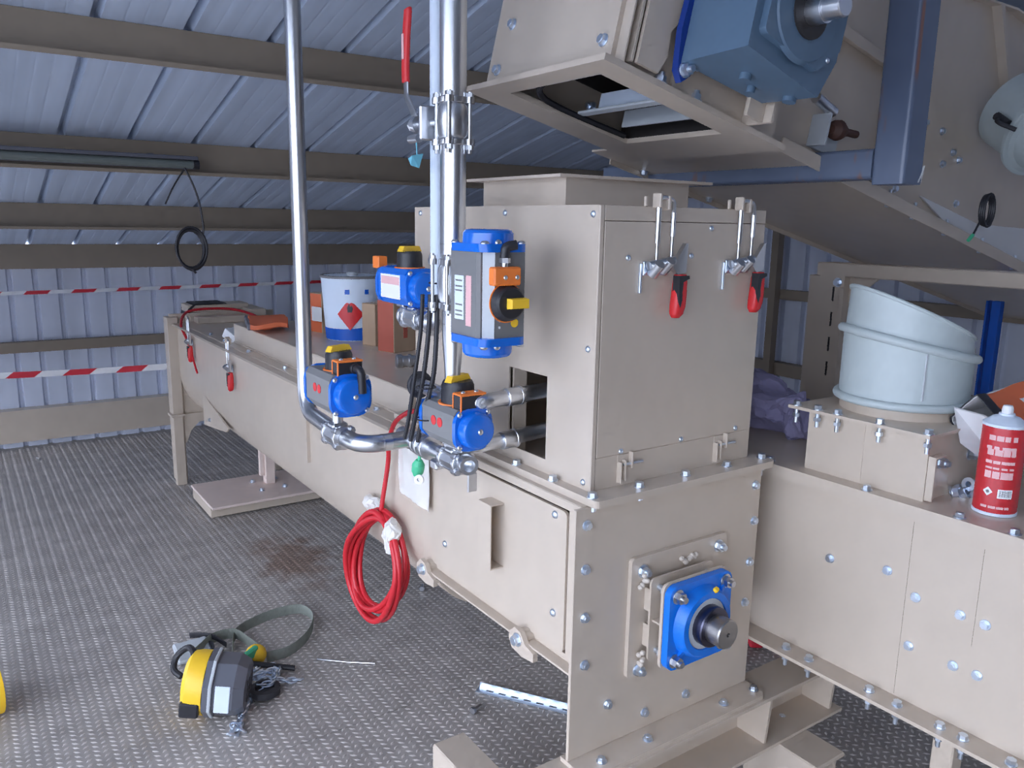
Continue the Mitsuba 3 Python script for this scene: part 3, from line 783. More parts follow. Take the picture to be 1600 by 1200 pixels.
# manual ball valve with red lever
bv = thing('ball_valve', 'stainless hand valve with a long red lever high on the thick stainless pipe', 'valve')
zc = 1.648
for s, z in ((1, zc + .040), (-1, zc - .040)):
    part(bv, 'flange', cat([cyl((*P2, z - .006), (*P2, z + .006), .032, 28, b=.0015)] + [cyl((P2[0] + .034 * math.cos(q), P2[1] + .034 * math.sin(q), z - .006), (P2[0] + .034 * math.cos(q), P2[1] + .034 * math.sin(q), z + .006), .010, 12) for q in (.785, 2.356, 3.927, 5.498)]), 'inox_rough')
for q in (.785, 2.356, 3.927, 5.498):
    px, py = P2[0] + .034 * math.cos(q), P2[1] + .034 * math.sin(q)
    part(bv, 'tie_bolt', cat(cyl((px, py, zc - .062), (px, py, zc + .056), .0045, 12), hexn((px, py, zc - .055), (px, py, zc - .046), .0080), hexn((px, py, zc + .046), (px, py, zc + .054), .0080)), 'inox')
part(bv, 'body', at(lathe([(.026, -.036), (.031, -.026), (.033, 0), (.031, .026), (.026, .036)], 24), trimesh.transformations.translation_matrix((*P2, zc))), 'inox_rough')
sx = P2[0] - .028
part(bv, 'stem', cat(cyl((sx + .015, P2[1] + .01, zc), (sx - .004, P2[1] + .112, zc), .0085, 16), cyl((sx - .002, P2[1] + .09, zc), (sx - .004, P2[1] + .102, zc), .017, 18), cyl((sx - .002, P2[1] + .108, zc), (sx - .003, P2[1] + .118, zc), .0125, 6), cbox(sx - .022, sx + .018, P2[1] + .045, P2[1] + .055, zc - .035, zc + .033, .003), cyl((sx - .006, P2[1] + .08, zc - .028), (sx - .006, P2[1] + .118, zc - .028), .009, 14)), 'inox')
lv = part(bv, 'lever', cat(tube(fillet([(sx - .003, P2[1] + .104, zc - .012), (sx - .003, P2[1] + .104, zc + .018), (sx - .003, P2[1] + .142, zc + .062), (sx - .002, P2[1] + .146, zc + .105)], .02, 5), .006, 12, flat=(.0095, .003, (1, 0, 0)))), 'inox_rough')
part(lv, 'red_sleeve', tube(spline([(sx - .002, P2[1] + .1455, zc + .090), (sx - .002, P2[1] + .146, zc + .13), (sx - .001, P2[1] + .142, zc + .19), (sx, P2[1] + .138, zc + .226), (sx, P2[1] + .138, zc + .232)], 5), .008, 14, flat=(.0115, .0075, (1, 0, 0))), 'red')
part(lv, 'white_print', cbox(sx - .0105, sx - .0085, P2[1] + .140, P2[1] + .148, zc + .135, zc + .185, .0005), 'pinkprint')
tg = single('plastic_tag', cat(hull([(sx - .02, P2[1] + .085, 1.585), (sx + .006, P2[1] + .085, 1.590), (sx - .022, P2[1] + .088, 1.565), (sx - .004, P2[1] + .085, 1.560), (sx - .018, P2[1] + .108, 1.580), (sx - .004, P2[1] + .104, 1.566), (sx + .004, P2[1] + .10, 1.588)]),
                          tube([(sx - .006, P2[1] + .09, 1.586), (sx - .006, P2[1] + .094, 1.622)], .0015, 8)), 'teal', 'small pale teal plastic tag hanging from the hand valve', 'tag', smooth=False)

# actuated ball valve and large actuator
la = thing('valve_actuator', 'large grey valve actuator with blue end caps and yellow handle beside the thick pipe', 'actuator')
zc = 1.325
for s in (-1, 1):
    part(la, 'valve_flange', cat([cyl((*P2, zc + s * .045 - .006), (*P2, zc + s * .045 + .006), .030, 24)] + [cyl((P2[0] + dx, P2[1] + dy, zc + s * .045 - .006), (P2[0] + dx, P2[1] + dy, zc + s * .045 + .006), .0095, 12) for dx in (-.031, .031) for dy in (-.031, .031)]), 'inox_rough')
for dx in (-.031, .031):
    for dy in (-.031, .031):
        part(la, 'tie_bolt', cat(cyl((P2[0] + dx, P2[1] + dy, zc - .062), (P2[0] + dx, P2[1] + dy, zc + .062), .0040, 10), hexn((P2[0] + dx, P2[1] + dy, zc - .058), (P2[0] + dx, P2[1] + dy, zc - .050), .0072), hexn((P2[0] + dx, P2[1] + dy, zc + .050), (P2[0] + dx, P2[1] + dy, zc + .058), .0072)), 'inox')
part(la, 'valve_body', cat(at(lathe([(.026, -.042), (.031, -.03), (.033, 0), (.031, .03), (.026, .042)], 12), trimesh.transformations.translation_matrix((*P2, zc))), cbox(P2[0] - .022, P2[0] + .022, 1.355, 1.43, zc - .024, zc + .024, .004)), 'inox')
ax, hw = .842, .046
prof = Polygon([(ax - hw, 1.36), (ax - hw, 1.268), (ax - hw + .006, 1.262), (ax - hw + .010, 1.262), (ax - hw + .024, 1.243), (ax + hw, 1.243), (ax + hw, 1.36)])
lb = part(la, 'body', ex(prof, 'z', 1.235, 1.402), 'grey_body', smooth=False)
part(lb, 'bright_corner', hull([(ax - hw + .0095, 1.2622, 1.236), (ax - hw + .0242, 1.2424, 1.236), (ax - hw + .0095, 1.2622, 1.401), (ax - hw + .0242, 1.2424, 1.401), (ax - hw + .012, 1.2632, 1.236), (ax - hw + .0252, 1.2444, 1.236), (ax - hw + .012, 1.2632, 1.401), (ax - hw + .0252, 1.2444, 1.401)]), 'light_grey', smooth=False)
part(lb, 'data_label', cbox(ax - hw - .0008, ax - hw + .001, 1.312, 1.345, 1.268, 1.352, .0003), 'bluewhite')
part(lb, 'red_print', cbox(ax - hw - .0008, ax - hw + .001, 1.285, 1.304, 1.258, 1.353, .0003), 'pinkprint')
part(lb, 'label_text', cat([cbox(ax - hw - .0014, ax - hw + .001, 1.316, 1.341, z, z + .003, .0001) for z in (1.275, 1.283, 1.295, 1.322, 1.33, 1.341)]), 'grey_body')
for s, z in ((1, 1.402), (-1, 1.235)):
    M_ = np.diag([1, 1, s, 1.0]); M_[:3, 3] = (ax, 1.300, z)
    cp = part(la, 'end_cap', at(cat(ex(rounded(.104, .128, .022), 'z', -.004, .011), at(lathe([(.0480, .009), (.0465, .030), (.043, .035), (.036, .037), (0, .037)], 36), np.diag([1.0, 1.08, 1, 1]))), M_), 'blue')
    for dx in (-.041, .041):
        for dy in (-.052, .052):
            bolt(cp, (ax + dx, 1.300 + dy, z + s * .011), (0, 0, s), 'screw', 1.25, m='inox')
    bolt(cp, (ax - .012, 1.300 - .0525, z + s * .012), (0, -1, 0), 'screw', 1.1, m='inox')
sb = part(la, 'switch_box', cbox(.806, .866, 1.222, 1.243, 1.338, 1.372, .003), 'orange')
for x in (.830, .856):
    bolt(sb, (x, 1.222, 1.353), (0, -1, 0), 'screw', .7, m='inox')
gl = part(la, 'cable_gland', cat(cyl((.836, 1.234, 1.371), (.836, 1.234, 1.379), .0065, 14), hexn((.836, 1.234, 1.379), (.836, 1.234, 1.388), .0105)), 'inox_rough')
part(gl, 'plug', tube(fillet([(.836, 1.234, 1.388), (.836, 1.233, 1.408), (.856, 1.226, 1.412)], .008, 5), .009, 14), 'black')
F = face((.846, 1.243, 1.305))
ki = part(la, 'position_indicator', at(lathe([(.036, 0), (.0345, .006), (.032, .016), (.028, .020), (0, .020)], 32), F), 'black')
part(ki, 'orange_ring', at(lathe([(.0375, 0), (.0375, .0022), (.034, .0022)], 32), F), 'orange')
part(ki, 'handle', at(hull([(-.012, -.010, .018), (.032, -.010, .018), (.032, .010, .018), (-.012, .010, .018), (-.008, -.0085, .034), (.029, -.0085, .034), (.029, .0085, .034), (-.008, .0085, .034)]), F), 'yellow')
part(lb, 'yellow_sticker', cyl((.866, 1.2440, 1.266), (.866, 1.2424, 1.266), .0085, 22), 'yellow')
part(lb, 'port', cat(cyl((.832, 1.2440, 1.272), (.832, 1.2425, 1.272), .0025, 10), cyl((.832, 1.2440, 1.259), (.832, 1.2425, 1.259), .0025, 10), cyl((.85, 1.2440, 1.272), (.85, 1.2425, 1.272), .0025, 10)), 'white')
# black cables tied along the pipes
cb = thing('black_cable', 'pair of black cables tied down the pipes to the manifold', 'cable')
part(cb, 'strand', tube(spline([(.828, 1.50, 1.30), (.826, 1.505, 1.22), (.818, 1.515, 1.12), (.812, 1.545, 1.02), (.81, 1.56, .97)], 8), .0052, 10), 'black')
part(cb, 'strand', tube(spline([(.838, 1.49, 1.30), (.838, 1.492, 1.22), (.832, 1.497, 1.12), (.822, 1.53, 1.02), (.82, 1.545, .97)], 8), .0052, 10), 'black')
part(cb, 'strand', tube(spline([(.815, 1.51, 1.30), (.815, 1.52, 1.22), (.805, 1.53, 1.12), (.802, 1.555, 1.02), (.80, 1.57, .975)], 8), .0045, 10), 'black')
part(cb, 'cable_tie', cat([tube([np.array((.822, 1.51, z)) + .021 * np.array((math.cos(q), math.sin(q), 0)) for q in np.linspace(0, 2 * np.pi, 18, endpoint=False)], .0016, 6, closed=True) for z in (1.10, 1.03)] + [tube([np.array((.885, 1.572, 1.318)) + .0175 * np.array((math.cos(q), math.sin(q), 0)) for q in np.linspace(0, 2 * np.pi, 18, endpoint=False)], .002, 6, closed=True)]), 'black')

# ================================================================ UPPER INCLINED CONVEYOR, CHUTE, GEAR MOTOR
th = math.radians(13.4)
INC = np.eye(4)
INC[:3, 0] = (math.cos(th), 0, -math.sin(th)); INC[:3, 1] = (0, 1, 0); INC[:3, 2] = (math.sin(th), 0, math.cos(th)); INC[:3, 3] = (.971, 0, 1.74)
ic = thing('inclined_conveyor', 'large beige inclined conveyor running down to the right overhead, with an open outlet chute', 'conveyor')
op = sbox(.062, 1.215, .415, 1.512)
of = part(ic, 'outlet_flange', ex(sbox(.014, 1.150, .545, 1.616).difference(op), 'z', 0, .012), 'beige', smooth=False, frame=INC)
part(ic, 'chute_wall', cat(ex(sbox(.046, 1.176, .53, 1.592).difference(sbox(.052, 1.182, .524, 1.586)), 'z',   .012, .36)), 'beige', smooth=False, frame=INC)
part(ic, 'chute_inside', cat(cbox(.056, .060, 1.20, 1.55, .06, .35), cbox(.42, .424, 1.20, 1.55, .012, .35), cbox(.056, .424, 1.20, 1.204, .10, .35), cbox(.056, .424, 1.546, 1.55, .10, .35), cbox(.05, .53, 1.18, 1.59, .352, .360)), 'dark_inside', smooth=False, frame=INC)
part(ic, 'rubber_skirt', tube([(.06 + .0 * k, 1.24 + .0 * k, .035) for k in range(1)] + spline([(.066, 1.23, .03), (.068, 1.38, .016), (.11, 1.47, .012), (.20, 1.505, .012), (.40, 1.508, .014)], 6).tolist(), .007, 8), 'black', frame=INC)
part(ic, 'flight_bar', cbox(.073, .090, 1.222, 1.49, .014, .020, .001), 'light_grey', frame=INC)
part(ic, 'flight_bar', cbox(.242, .262, 1.232, 1.50, .014, .020, .001), 'light_grey', frame=INC)
fv = part(ic, 'flight_plate', cbox(.262, .266, 1.275, 1.455, .016, .062, .001), 'bluewhite', frame=INC)
for y in (1.255, 1.475):
    bolt(ic, (INC @ np.array([.262, y, .032, 1]))[:3], -INC[:3, 0], 'nut', 1.1)
part(ic, 'flight_bar', cbox(.352, .358, 1.25, 1.47, .016, .055, .001), 'light_grey', frame=INC)
for p, o in (((.046, 1.555, .05), (-1, 0, 0)), ((.046, 1.53, .145), (-1, 0, 0)), ((.046, 1.205, .055), (-1, 0, 0))):
    bolt(ic, (INC @ np.array([*p, 1]))[:3], INC[:3, :3] @ np.array(o), 'head', 1.2)
for u in (.165, .265):
    bolt(ic, (INC @ np.array([u, 1.163, .012, 1]))[:3], INC[:3, 2], 'nut', 1.25)
# corner channel and bevelled mounting bracket on the chute's front
part(ic, 'corner_channel', cat(cbox(.056, .060, 1.150, 1.176, .012, .36, .0005), cbox(.074, .080, 1.150, 1.176, .020, .36, .0005)), 'beige', smooth=False, frame=INC)
part(ic, 'bracket_plate', ex(Polygon([(.085, .02), (.140, .02), (.155, .055), (.150, .10), (.185, .155), (.20, .26), (.20, .36), (.085, .36)]), 'y', 1.145, 1.153), 'beige', smooth=False, frame=INC)
part(ic, 'bracket_plate', cat(cbox(.20, .42, 1.165, 1.175, .012, .36, .001), cbox(.41, .418, 1.09, 1.17, .012, .36, .001), cbox(.36, .41, 1.11, 1.118, .012, .36, .001)), 'beige', smooth=False, frame=INC)
# trough of the incline
UE = 3.05
YI0, YI1 = 1.25, 1.74
SS = Polygon([(.53, .04), (UE, .04), (UE, .80), (1.5, .70), (1.0, .58), (.53, .46)])
part(ic, 'side_sheet', ex(SS, 'y', YI0 - .004, YI0), 'beige', smooth=False, frame=INC)
part(ic, 'side_sheet', ex(SS, 'y', YI1, YI1 + .004), 'beige', smooth=False, frame=INC)
part(ic, 'bottom_sheet', cbox(.53, UE, YI0 - .045, YI1 + .045, .032, .038, .001), 'beige', smooth=False, frame=INC)
part(ic, 'edge_angle', cat(cbox(.60, UE, YI0 - .045, YI0 - .040, .018, .052, .001), cbox(.60, UE, YI1 + .04, YI1 + .045, .018, .052, .001)), 'beige', smooth=False, frame=INC)
part(ic, 'top_sheet', ex(Polygon([(.53, .46), (1.0, .58), (1.5, .70), (UE, .80), (UE, .806), (1.5, .706), (1.0, .586), (.53, .466)]), 'y', YI0 - .03, YI1 + .03), 'beige', smooth=False, frame=INC)
part(ic, 'joint_flange', cat(cbox(.55, 1.06, YI0 - .032, YI0 - .004, .345, .351, .001), cbox(1.02, 1.028, YI0 - .03, YI0 - .004, .06, .345, .001), cbox(.55, 1.02, YI0 - .032, YI0 - .027, .335, .362, .001)), 'beige', smooth=False, frame=INC)
part(ic, 'joint_flange', ex(Polygon([(1.40, .68), (1.42, .685), (1.60, .47), (1.58, .46)]), 'y', YI0 - .03, YI0 - .004), 'beige', smooth=False, frame=INC)
part(ic, 'lit_patch', ex(Polygon([(1.26, .098), (1.42, .062), (1.55, .046), (2.6, .06), (2.6, .30), (1.91, .168), (1.60, .105)]), 'y', YI0 - .012, YI0 - .006), 'paper', smooth=False, frame=INC)  # flat plate; its pale colour stands in for light caught on the incline
for u, n in ((1.14, .085), (1.205, .20), (1.21, .285), (1.34, .21), (1.38, .255), (1.42, .245), (1.46, .13), (1.30, .29), (.66, .29), (1.05, .30)):
    bolt(ic, (INC @ np.array([u, YI0 - .004, n, 1]))[:3], (0, -1, 0), 'head', 1.0)
for u in (1.09, 1.22, 1.40, 1.62, 1.85):
    bolt(ic, (INC @ np.array([u, YI0 - .026, .032, 1]))[:3], -INC[:3, 2], 'through', .9)
for u in (.72, .86, 1.01, 1.2):
    bolt(ic, (INC @ np.array([u, YI1 + .026, .032, 1]))[:3], -INC[:3, 2], 'head', 1.2)

gm = thing('gear_motor', 'blue-grey gearbox with bright hollow shaft end on the chute of the inclined conveyor', 'gearbox')
gb = hull([(u, v, n) for u, v, n in ((.165, 1.118, .045), (.398, 1.118, .048), (.405, 1.118, .10), (.40, 1.118, .42), (.165, 1.118, .42),
                                     (.156, .958, .046), (.364, .958, .030), (.395, .958, .105), (.395, .958, .42), (.150, .958, .42))])
part(gm, 'casing', gb, 'gear_blue', smooth=20, frame=INC)
pl_ = Polygon([(.185, .085), (.325, .075), (.368, .12), (.368, .40), (.185, .40)]).buffer(.012, quad_segs=6)
part(gm, 'front_cover', cat(ex(pl_, 'y', .944, .962), at(lathe([(.085, 0), (.080, .010), (.055, .012)], 36), mat4((1, 0, 0), (0, 0, -1), (0, 1, 0), (.268, .950, .142)) @ np.diag([1, 1, -1, 1.0]))), 'gear_blue', smooth=30, frame=INC)
part(gm, 'bore', cyl((.268, .949, .142), (.268, .9335, .142), .045, 36), 'dark_inside', frame=INC)
s_ = part(gm, 'output_shaft', cat(cyl((.268, .95, .142), (.268, .905, .142), .0235, 28), cyl((.268, .906, .142), (.268, .870, .142), .0200, 28, b=.002)), 'inox', frame=INC)
part(gm, 'mounting_flange', ex(Polygon([(.150, .10), (.160, .03), (.176, .012), (.195, .03), (.195, .10), (.40, .10), (.40, .42), (.165, .42)]), 'y', 1.118, 1.132), 'deep_blue', smooth=False, frame=INC)
for u, n in ((.178, .036), (.205, .058)):
    bolt(gm, (INC @ np.array([u, 1.118, n, 1]))[:3], (0, -1, 0), 'nut', 1.3)
for u_, v_, rr in ((.245, 1.03, .011), (.365, 1.02, .013), (.30, 1.06, .008)):
    part(gm, 'cast_lug', cyl((u_, v_, .056), (u_, v_, .028), rr, 16), 'gear_blue', frame=INC)
bolt(gm, (INC @ np.array([.35, .944, .09, 1]))[:3], (0, -1, 0), 'screw', .8)

# clamp with a dark knob on the incline's side
ck = thing('clamp_bracket', 'small bright clamp bracket with a dark brown knob on the side of the inclined conveyor', 'clamp')
part(ck, 'bright_tube', cyl((.68, 1.205, .167), (.755, 1.205, .158), .0125, 18), 'inox', frame=INC)
part(ck, 'plate', cat(cbox(.735, .742, 1.195, YI0 - .004, .075, .150, .001), cbox(.735, .84, 1.235, 1.2455, .075, .13, .002)), 'light_grey', smooth=False, frame=INC)
part(ck, 'knob', at(lathe([(.010, 0), (.022, .012), (.024, .025), (.018, .040), (.009, .046), (.009, .10)], 20), INC @ mat4(*basis((1, 0, .18)), (.755, 1.20, .118))), 'brown')

# round cap port at the far right and its handles
pc = thing('round_port_cap', 'round pale grey-green cap with clamp handles on the inclined conveyor at the right edge', 'cap')
dcap = unit((-.30, -.80, -.52))
Mp = mat4(*basis(dcap), (2.50, 1.06, 1.725))
part(pc, 'bowl', at(lathe([(.112, -.13), (.112, .0), (.125, .002), (.125, .012), (.108, .020), (.100, .04), (.07, .065), (0, .075)], 40), Mp), 'pale_green')
part(pc, 'rim', at(lathe([(.124, -.004), (.132, .0), (.132, .010), (.124, .014)], 40), Mp), 'pale_green')
for q in (2.2, 3.1, 1.3):
    d = np.array([math.cos(q), math.sin(q), 0])
    part(pc, 'clamp_handle', at(cat(tube(fillet([d * .12 + (0, 0, -.05), d * .165 + (0, 0, -.02), d * .13 + (0, 0, .025)], .02, 4), .006, 10), cyl(d * .128 + (0, 0, -.06), d * .128 + (0, 0, -.01), .011, 12)), Mp), 'rubber' if q > 3 else 'inox_rough')
cr = thing('cable_coil', 'small coil of black cable with a green end below the round cap', 'cable')
cc = np.array([2.39, 1.145, 1.508])
part(cr, 'coil', cat([tube([cc + (.028 * math.cos(q) + .003 * k, -.004 * k, (.04 + .002 * k) * math.sin(q)) for q in np.linspace(0, 2 * np.pi, 26, endpoint=False)], .0042, 8, closed=True) for k in range(3)]), 'black')
part(cr, 'tail', tube(spline([cc + (-.02, 0, -.03), cc + (-.035, 0, -.05), cc + (-.05, 0, -.068)], 6), .003, 8), 'black')
part(cr, 'green_end', tube([cc + (-.05, 0, -.068), cc + (-.072, 0, -.083)], .005, 10), 'green')

# dark steel frame hung below the incline
sf = thing('hanger_frame', 'dark blue-grey steel hanger frame of column and beam under the inclined conveyor', 'frame')
part(sf, 'column', cat(ex(rounded(.078, .078, .010, 1.747, 1.035).difference(rounded(.068, .068, .007, 1.747, 1.035)), 'z', 1.552, 2.365)), 'darksteel')
part(sf, 'beam', at(ex(rounded(.07, .066, .008, 1.744, 1.594), 'y', 1.074, 1.98), np.eye(4)), 'darksteel')
part(sf, 'end_cover', ex(rounded(.076, .076, .009, 1.747, 1.035), 'z', 1.5485, 1.5525), 'darksteel')
part(sf, 'weld_patch', hull([(1.7865, 1.0, 1.553), (1.7865, 1.03, 1.553), (1.7875, 1.0, 1.553), (1.765, .9955, 1.553), (1.765, .9945, 1.553), (1.787, .9948, 1.59), (1.7865, .998, 1.59)]), 'paper', smooth=False)
part(sf, 'post', cbox(1.715, 1.773, 1.95, 2.0, 1.30, 1.56, .004), 'darksteel')

# beige portal frame behind the second conveyor
pf = thing('portal_frame', 'beige steel portal with a slotted post under the inclined conveyor at right', 'frame')
PX = 2.30
part(pf, 'post', cat(ex(Polygon([(PX, 1.498), (PX + .085, 1.498), (PX + .085, 1.585), (PX, 1.585)]), 'z', 0, 1.335), cbox(PX + .010, PX + .06, 1.588, 1.632, 0, 1.303, .002), cbox(PX - .012, PX, 1.49, 1.506, 0, 1.27, .001)), 'beige', smooth=False)
part(pf, 'slot', cat([cbox(PX - .0015, PX + .001, 1.530, 1.536, z, z + .045, .0004) for z in (.985, 1.065, 1.145, 1.225)]), 'dark_inside')
part(pf, 'beam', cbox(PX, PX + .085, -.3, 1.60, 1.303, 1.345, .003), 'beige')
part(pf, 'gusset', ex(Polygon([(1.498, 1.303), (1.498, 1.22), (1.40, 1.303)]), 'x', PX + .03, PX + .038), 'beige', smooth=False)
bolt(pf, (PX, 1.52, 1.285), (-1, 0, 0), 'head', 1.4)
part(pf, 'post', cbox(PX, PX + .085, -.36, -.28, 0, 1.345, .003), 'beige')

# blue upright and dark odds and ends behind
single('blue_upright', cat(cbox(3.20, 3.235, 1.435, 1.468, .0, 1.195, .003), cbox(3.20, 3.235, 1.48, 1.487, .0, 1.195, .001)), 'brightblue', 'bright blue steel upright behind the pale bucket-shaped spout', 'post')
rk = thing('storage_rack', 'brown shelf rack in shadow at the far right', 'rack')
for x in (3.3, 3.76):
    for y in (.75, 1.11):
        part(rk, 'post', cbox(x, x + .04, y, y + .04, 0, 1.32, .003), 'purlin')
for z in (.86, 1.26):
    part(rk, 'shelf', cbox(3.3, 3.8, .75, 1.15, z, z + .035, .003), 'purlin')
single('dark_crate', cbox(3.36, 3.70, .82, 1.08, .895, 1.06, .012), 'rubber', 'dark crate on the shelf rack at the far right', 'crate')

# ================================================================ SECOND CONVEYOR AT RIGHT
t2 = thing('trough_conveyor', 'beige box-section conveyor at right coming towards the viewer, with bolt heads on its side', 'conveyor')
TX0, TX1, TYA, TYB = 1.56, 2.06, -.7, 2.3
TZ0, TZ1 = .482, .906
part(t2, 'side_sheet', cbox(TX0, TX0 + .005, TYA, TYB, TZ0, TZ1, .0005), 'beige', smooth=False)
part(t2, 'side_sheet', cbox(TX1 - .005, TX1, TYA, TYB, TZ0, TZ1, .0005), 'beige', smooth=False)
for y, z0, z1 in ((.807, .486, .87), (.668, .66, .86), (.21, .486, .87)):
    part(t2, 'joint_seam', cbox(TX0 - .0005, TX0 + .001, y, y + .0008, z0, z1, 0), 'purlin', smooth=False)
part(t2, 'top_lip', ex(Polygon([(TX0 - .022, .880), (TX0 - .018, .880), (TX0 - .018, .904), (TX1, .904), (TX1, .909), (TX0 - .022, .909)]), 'y', TYA, TYB), 'beige', smooth=False)
part(t2, 'bottom_sheet', ex(Polygon([(TX0 - .058, .474), (TX1 + .058, .474), (TX1 + .058, .482), (TX0 - .058, .482)]), 'y', TYA, TYB), 'beige', smooth=False)
part(t2, 'end_plate', cbox(TX0, TX1, TYB - .005, TYB, TZ0, TZ1), 'beige', smooth=False)
part(t2, 'end_plate', cbox(TX0, TX1, TYA, TYA + .005, TZ0, TZ1), 'beige', smooth=False)
for y, z in ((.985, .726), (.851, .748), (.786, .714), (.696, .714), (.649, .714), (.788, .605), (.697, .605), (.651, .607), (.52, .60), (.44, .72), (.40, .60)):
    bolt(t2, (TX0, y, z), (-1, 0, 0), 'head', 1.0)
for y in (1.056, .994, .845, .782, .693, .648, .560, .47, .40, 1.20):
    bolt(t2, (1.530, y, .482), (0, 0, 1), 'through', 1.05)
for y in (.912, .718, .619, .45, 1.16):
    bolt(t2, (1.553, y, .909), (0, 0, 1), 'head', 1.1)
part(t2, 'leg', cat(cbox(1.63, 1.675, .705, .75, 0, .474, .003), cbox(1.58, 1.72, .66, .79, 0, .010, .002)), 'beige')
part(t2, 'leg', cat(cbox(1.95, 1.995, .705, .75, 0, .474, .003), cbox(1.90, 2.04, .66, .79, 0, .010, .002)), 'beige')
part(t2, 'leg', cat(cbox(1.63, 1.675, 2.1, 2.145, 0, .474, .003), cbox(1.58, 1.72, 2.05, 2.18, 0, .010, .002)), 'beige')
part(t2, 'leg', cat(cbox(1.63, 1.675, -.55, -.505, 0, .474, .003), cbox(1.58, 1.72, -.6, -.46, 0, .010, .002)), 'beige')
# square inlet on top
HX0, HX1, HY0, HY1 = 1.58, 1.90, .806, 1.085
ib = part(t2, 'inlet_box', cat(ex(sbox(HX0, HY0, HX1, HY1).difference(sbox(HX0 + .005, HY0 + .005, HX1 - .005, HY1 - .005)), 'z', .909, 1.046), cbox(HX0 - .001, HX0, .945, .948, .912, 1.044, .0002)), 'beige', smooth=False)
part(t2, 'inlet_flange', ex(sbox(HX0 - .025, HY0 - .012, HX1 + .03, HY1 + .04).difference(Point(1.74, .962).buffer(.110)), 'z', 1.046, 1.053), 'beige', smooth=False)
part(t2, 'angle_bracket', cat(cbox(HX0 + .002, HX0 + .006, HY0 - .016, HY0, .912, 1.005, .001), cbox(HX0 + .002, HX0 + .045, HY0 - .016, HY0, 1.001, 1.005, .001)), 'beige', smooth=False)
for x, y in ((1.567, 1.110), (1.567, 1.055), (1.567, 1.005), (1.567, .907), (1.567, .803)):
    bolt(t2, (x, y, 1.053), (0, 0, 1), 'through', 1.0)
for x in (1.63, 1.75):
    bolt(t2, (x, HY0, .985), (0, -1, 0), 'nut', 1.2)

# ---------------------------------------------------------------- spout on the inlet
sp = thing('bucket_spout', 'pale grey-green ribbed bucket-shaped spout with slanted top on the square inlet at right', 'spout')
BC = np.array([1.74, .962]); BR = .134


def slanted(r0, r1, z0, z1fn, n=64, rows=6, t=.004):
    """thin-walled cylinder with a slanted top edge; z1fn(angle)."""
    a = np.linspace(0, 2 * np.pi, n, endpoint=False)
    v = []
    for side in (0, 1):
        for k in range(rows + 1):
            w = k / rows if side == 0 else 1 - k / rows
            for q in a:
                r = r0 + (r1 - r0) * w - (t if side else 0)
                zb = z0(q) if callable(z0) else z0
                v.append((BC[0] + r * math.cos(q), BC[1] + r * math.sin(q), zb + (z1fn(q) - zb) * w))
    R = 2 * (rows + 1); f = []
    for k in range(R):
        k2 = (k + 1) % R
        for i in range(n):
            j = (i + 1) % n
            f += [(k * n + i, k * n + j, k2 * n + j), (k * n + i, k2 * n + j, k2 * n + i)]
    m = trimesh.Trimesh(np.array(v), np.array(f), process=False)
    if m.volume < 0: m.invert()
    return m


tilt_dir = unit((.823, -.567))      # lower towards the right of the view
def slope(z, k):
    return lambda q: z - k * BR * (math.cos(q) * tilt_dir[0] + math.sin(q) * tilt_dir[1])


mid, top = slope(1.205, .22), slope(1.272, .42)
part(sp, 'lower_drum', slanted(BR, BR * 1.0, 1.075, mid), 'pale_green', smooth=40)
part(sp, 'upper_drum', slanted(BR * .985, BR * .95, mid, top), 'pale_green', smooth=40)


def slant_ring(rr, zf, tr=.007, k=.3):
    return tube([(BC[0] + rr * math.cos(q), BC[1] + rr * math.sin(q), zf(q)) for q in np.linspace(0, 2 * np.pi, 64, endpoint=False)], tr, 10, closed=True)


part(sp, 'lower_ring', slant_ring(BR + .004, lambda q: 1.083, .009), 'pale_green', smooth=40)
part(sp, 'middle_ring', slant_ring(BR + .004, mid, .010), 'pale_green', smooth=40)
part(sp, 'top_rim', slant_ring(BR * .955, top, .0045), 'pale_green', smooth=40)
part(sp, 'seam', tube([(BC[0] + (BR + .001) * math.cos(-2.35), BC[1] + (BR + .001) * math.sin(-2.35), z) for z in (1.10, 1.20)], .0022, 6), 'light_grey')
q0 = -.62
part(sp, 'wire_clip', tube(fillet([(BC[0] + (BR + .004) * math.cos(q0), BC[1] + (BR + .004) * math.sin(q0), 1.10), (BC[0] + (BR + .018) * math.cos(q0), BC[1] + (BR + .018) * math.sin(q0), 1.15), (BC[0] + (BR + .014) * math.cos(q0), BC[1] + (BR + .014) * math.sin(q0), 1.195)], .02, 5), .003, 8), 'inox')
part(sp, 'neck_ring', ex(Point(*BC).buffer(.13, quad_segs=24).difference(Point(*BC).buffer(.112, quad_segs=24)), 'z', 1.053, 1.076), 'beige')
part(sp, 'inner_lid', at(lathe([(.124, 0), (.124, .004)], 48), trimesh.transformations.translation_matrix((*BC, 1.19))), 'pale_green')


# ---------------------------------------------------------------- loose things on the second conveyor
def crumple(mesh, amp, freq, seed):
    v = mesh.vertices.copy()
    n = np.stack([meshkit.fbm(v * freq + 11.3 * k, 3, seed + k) - .5 for k in range(3)], -1)
    mesh = mesh.copy(); mesh.vertices = v + n * amp
    return mesh


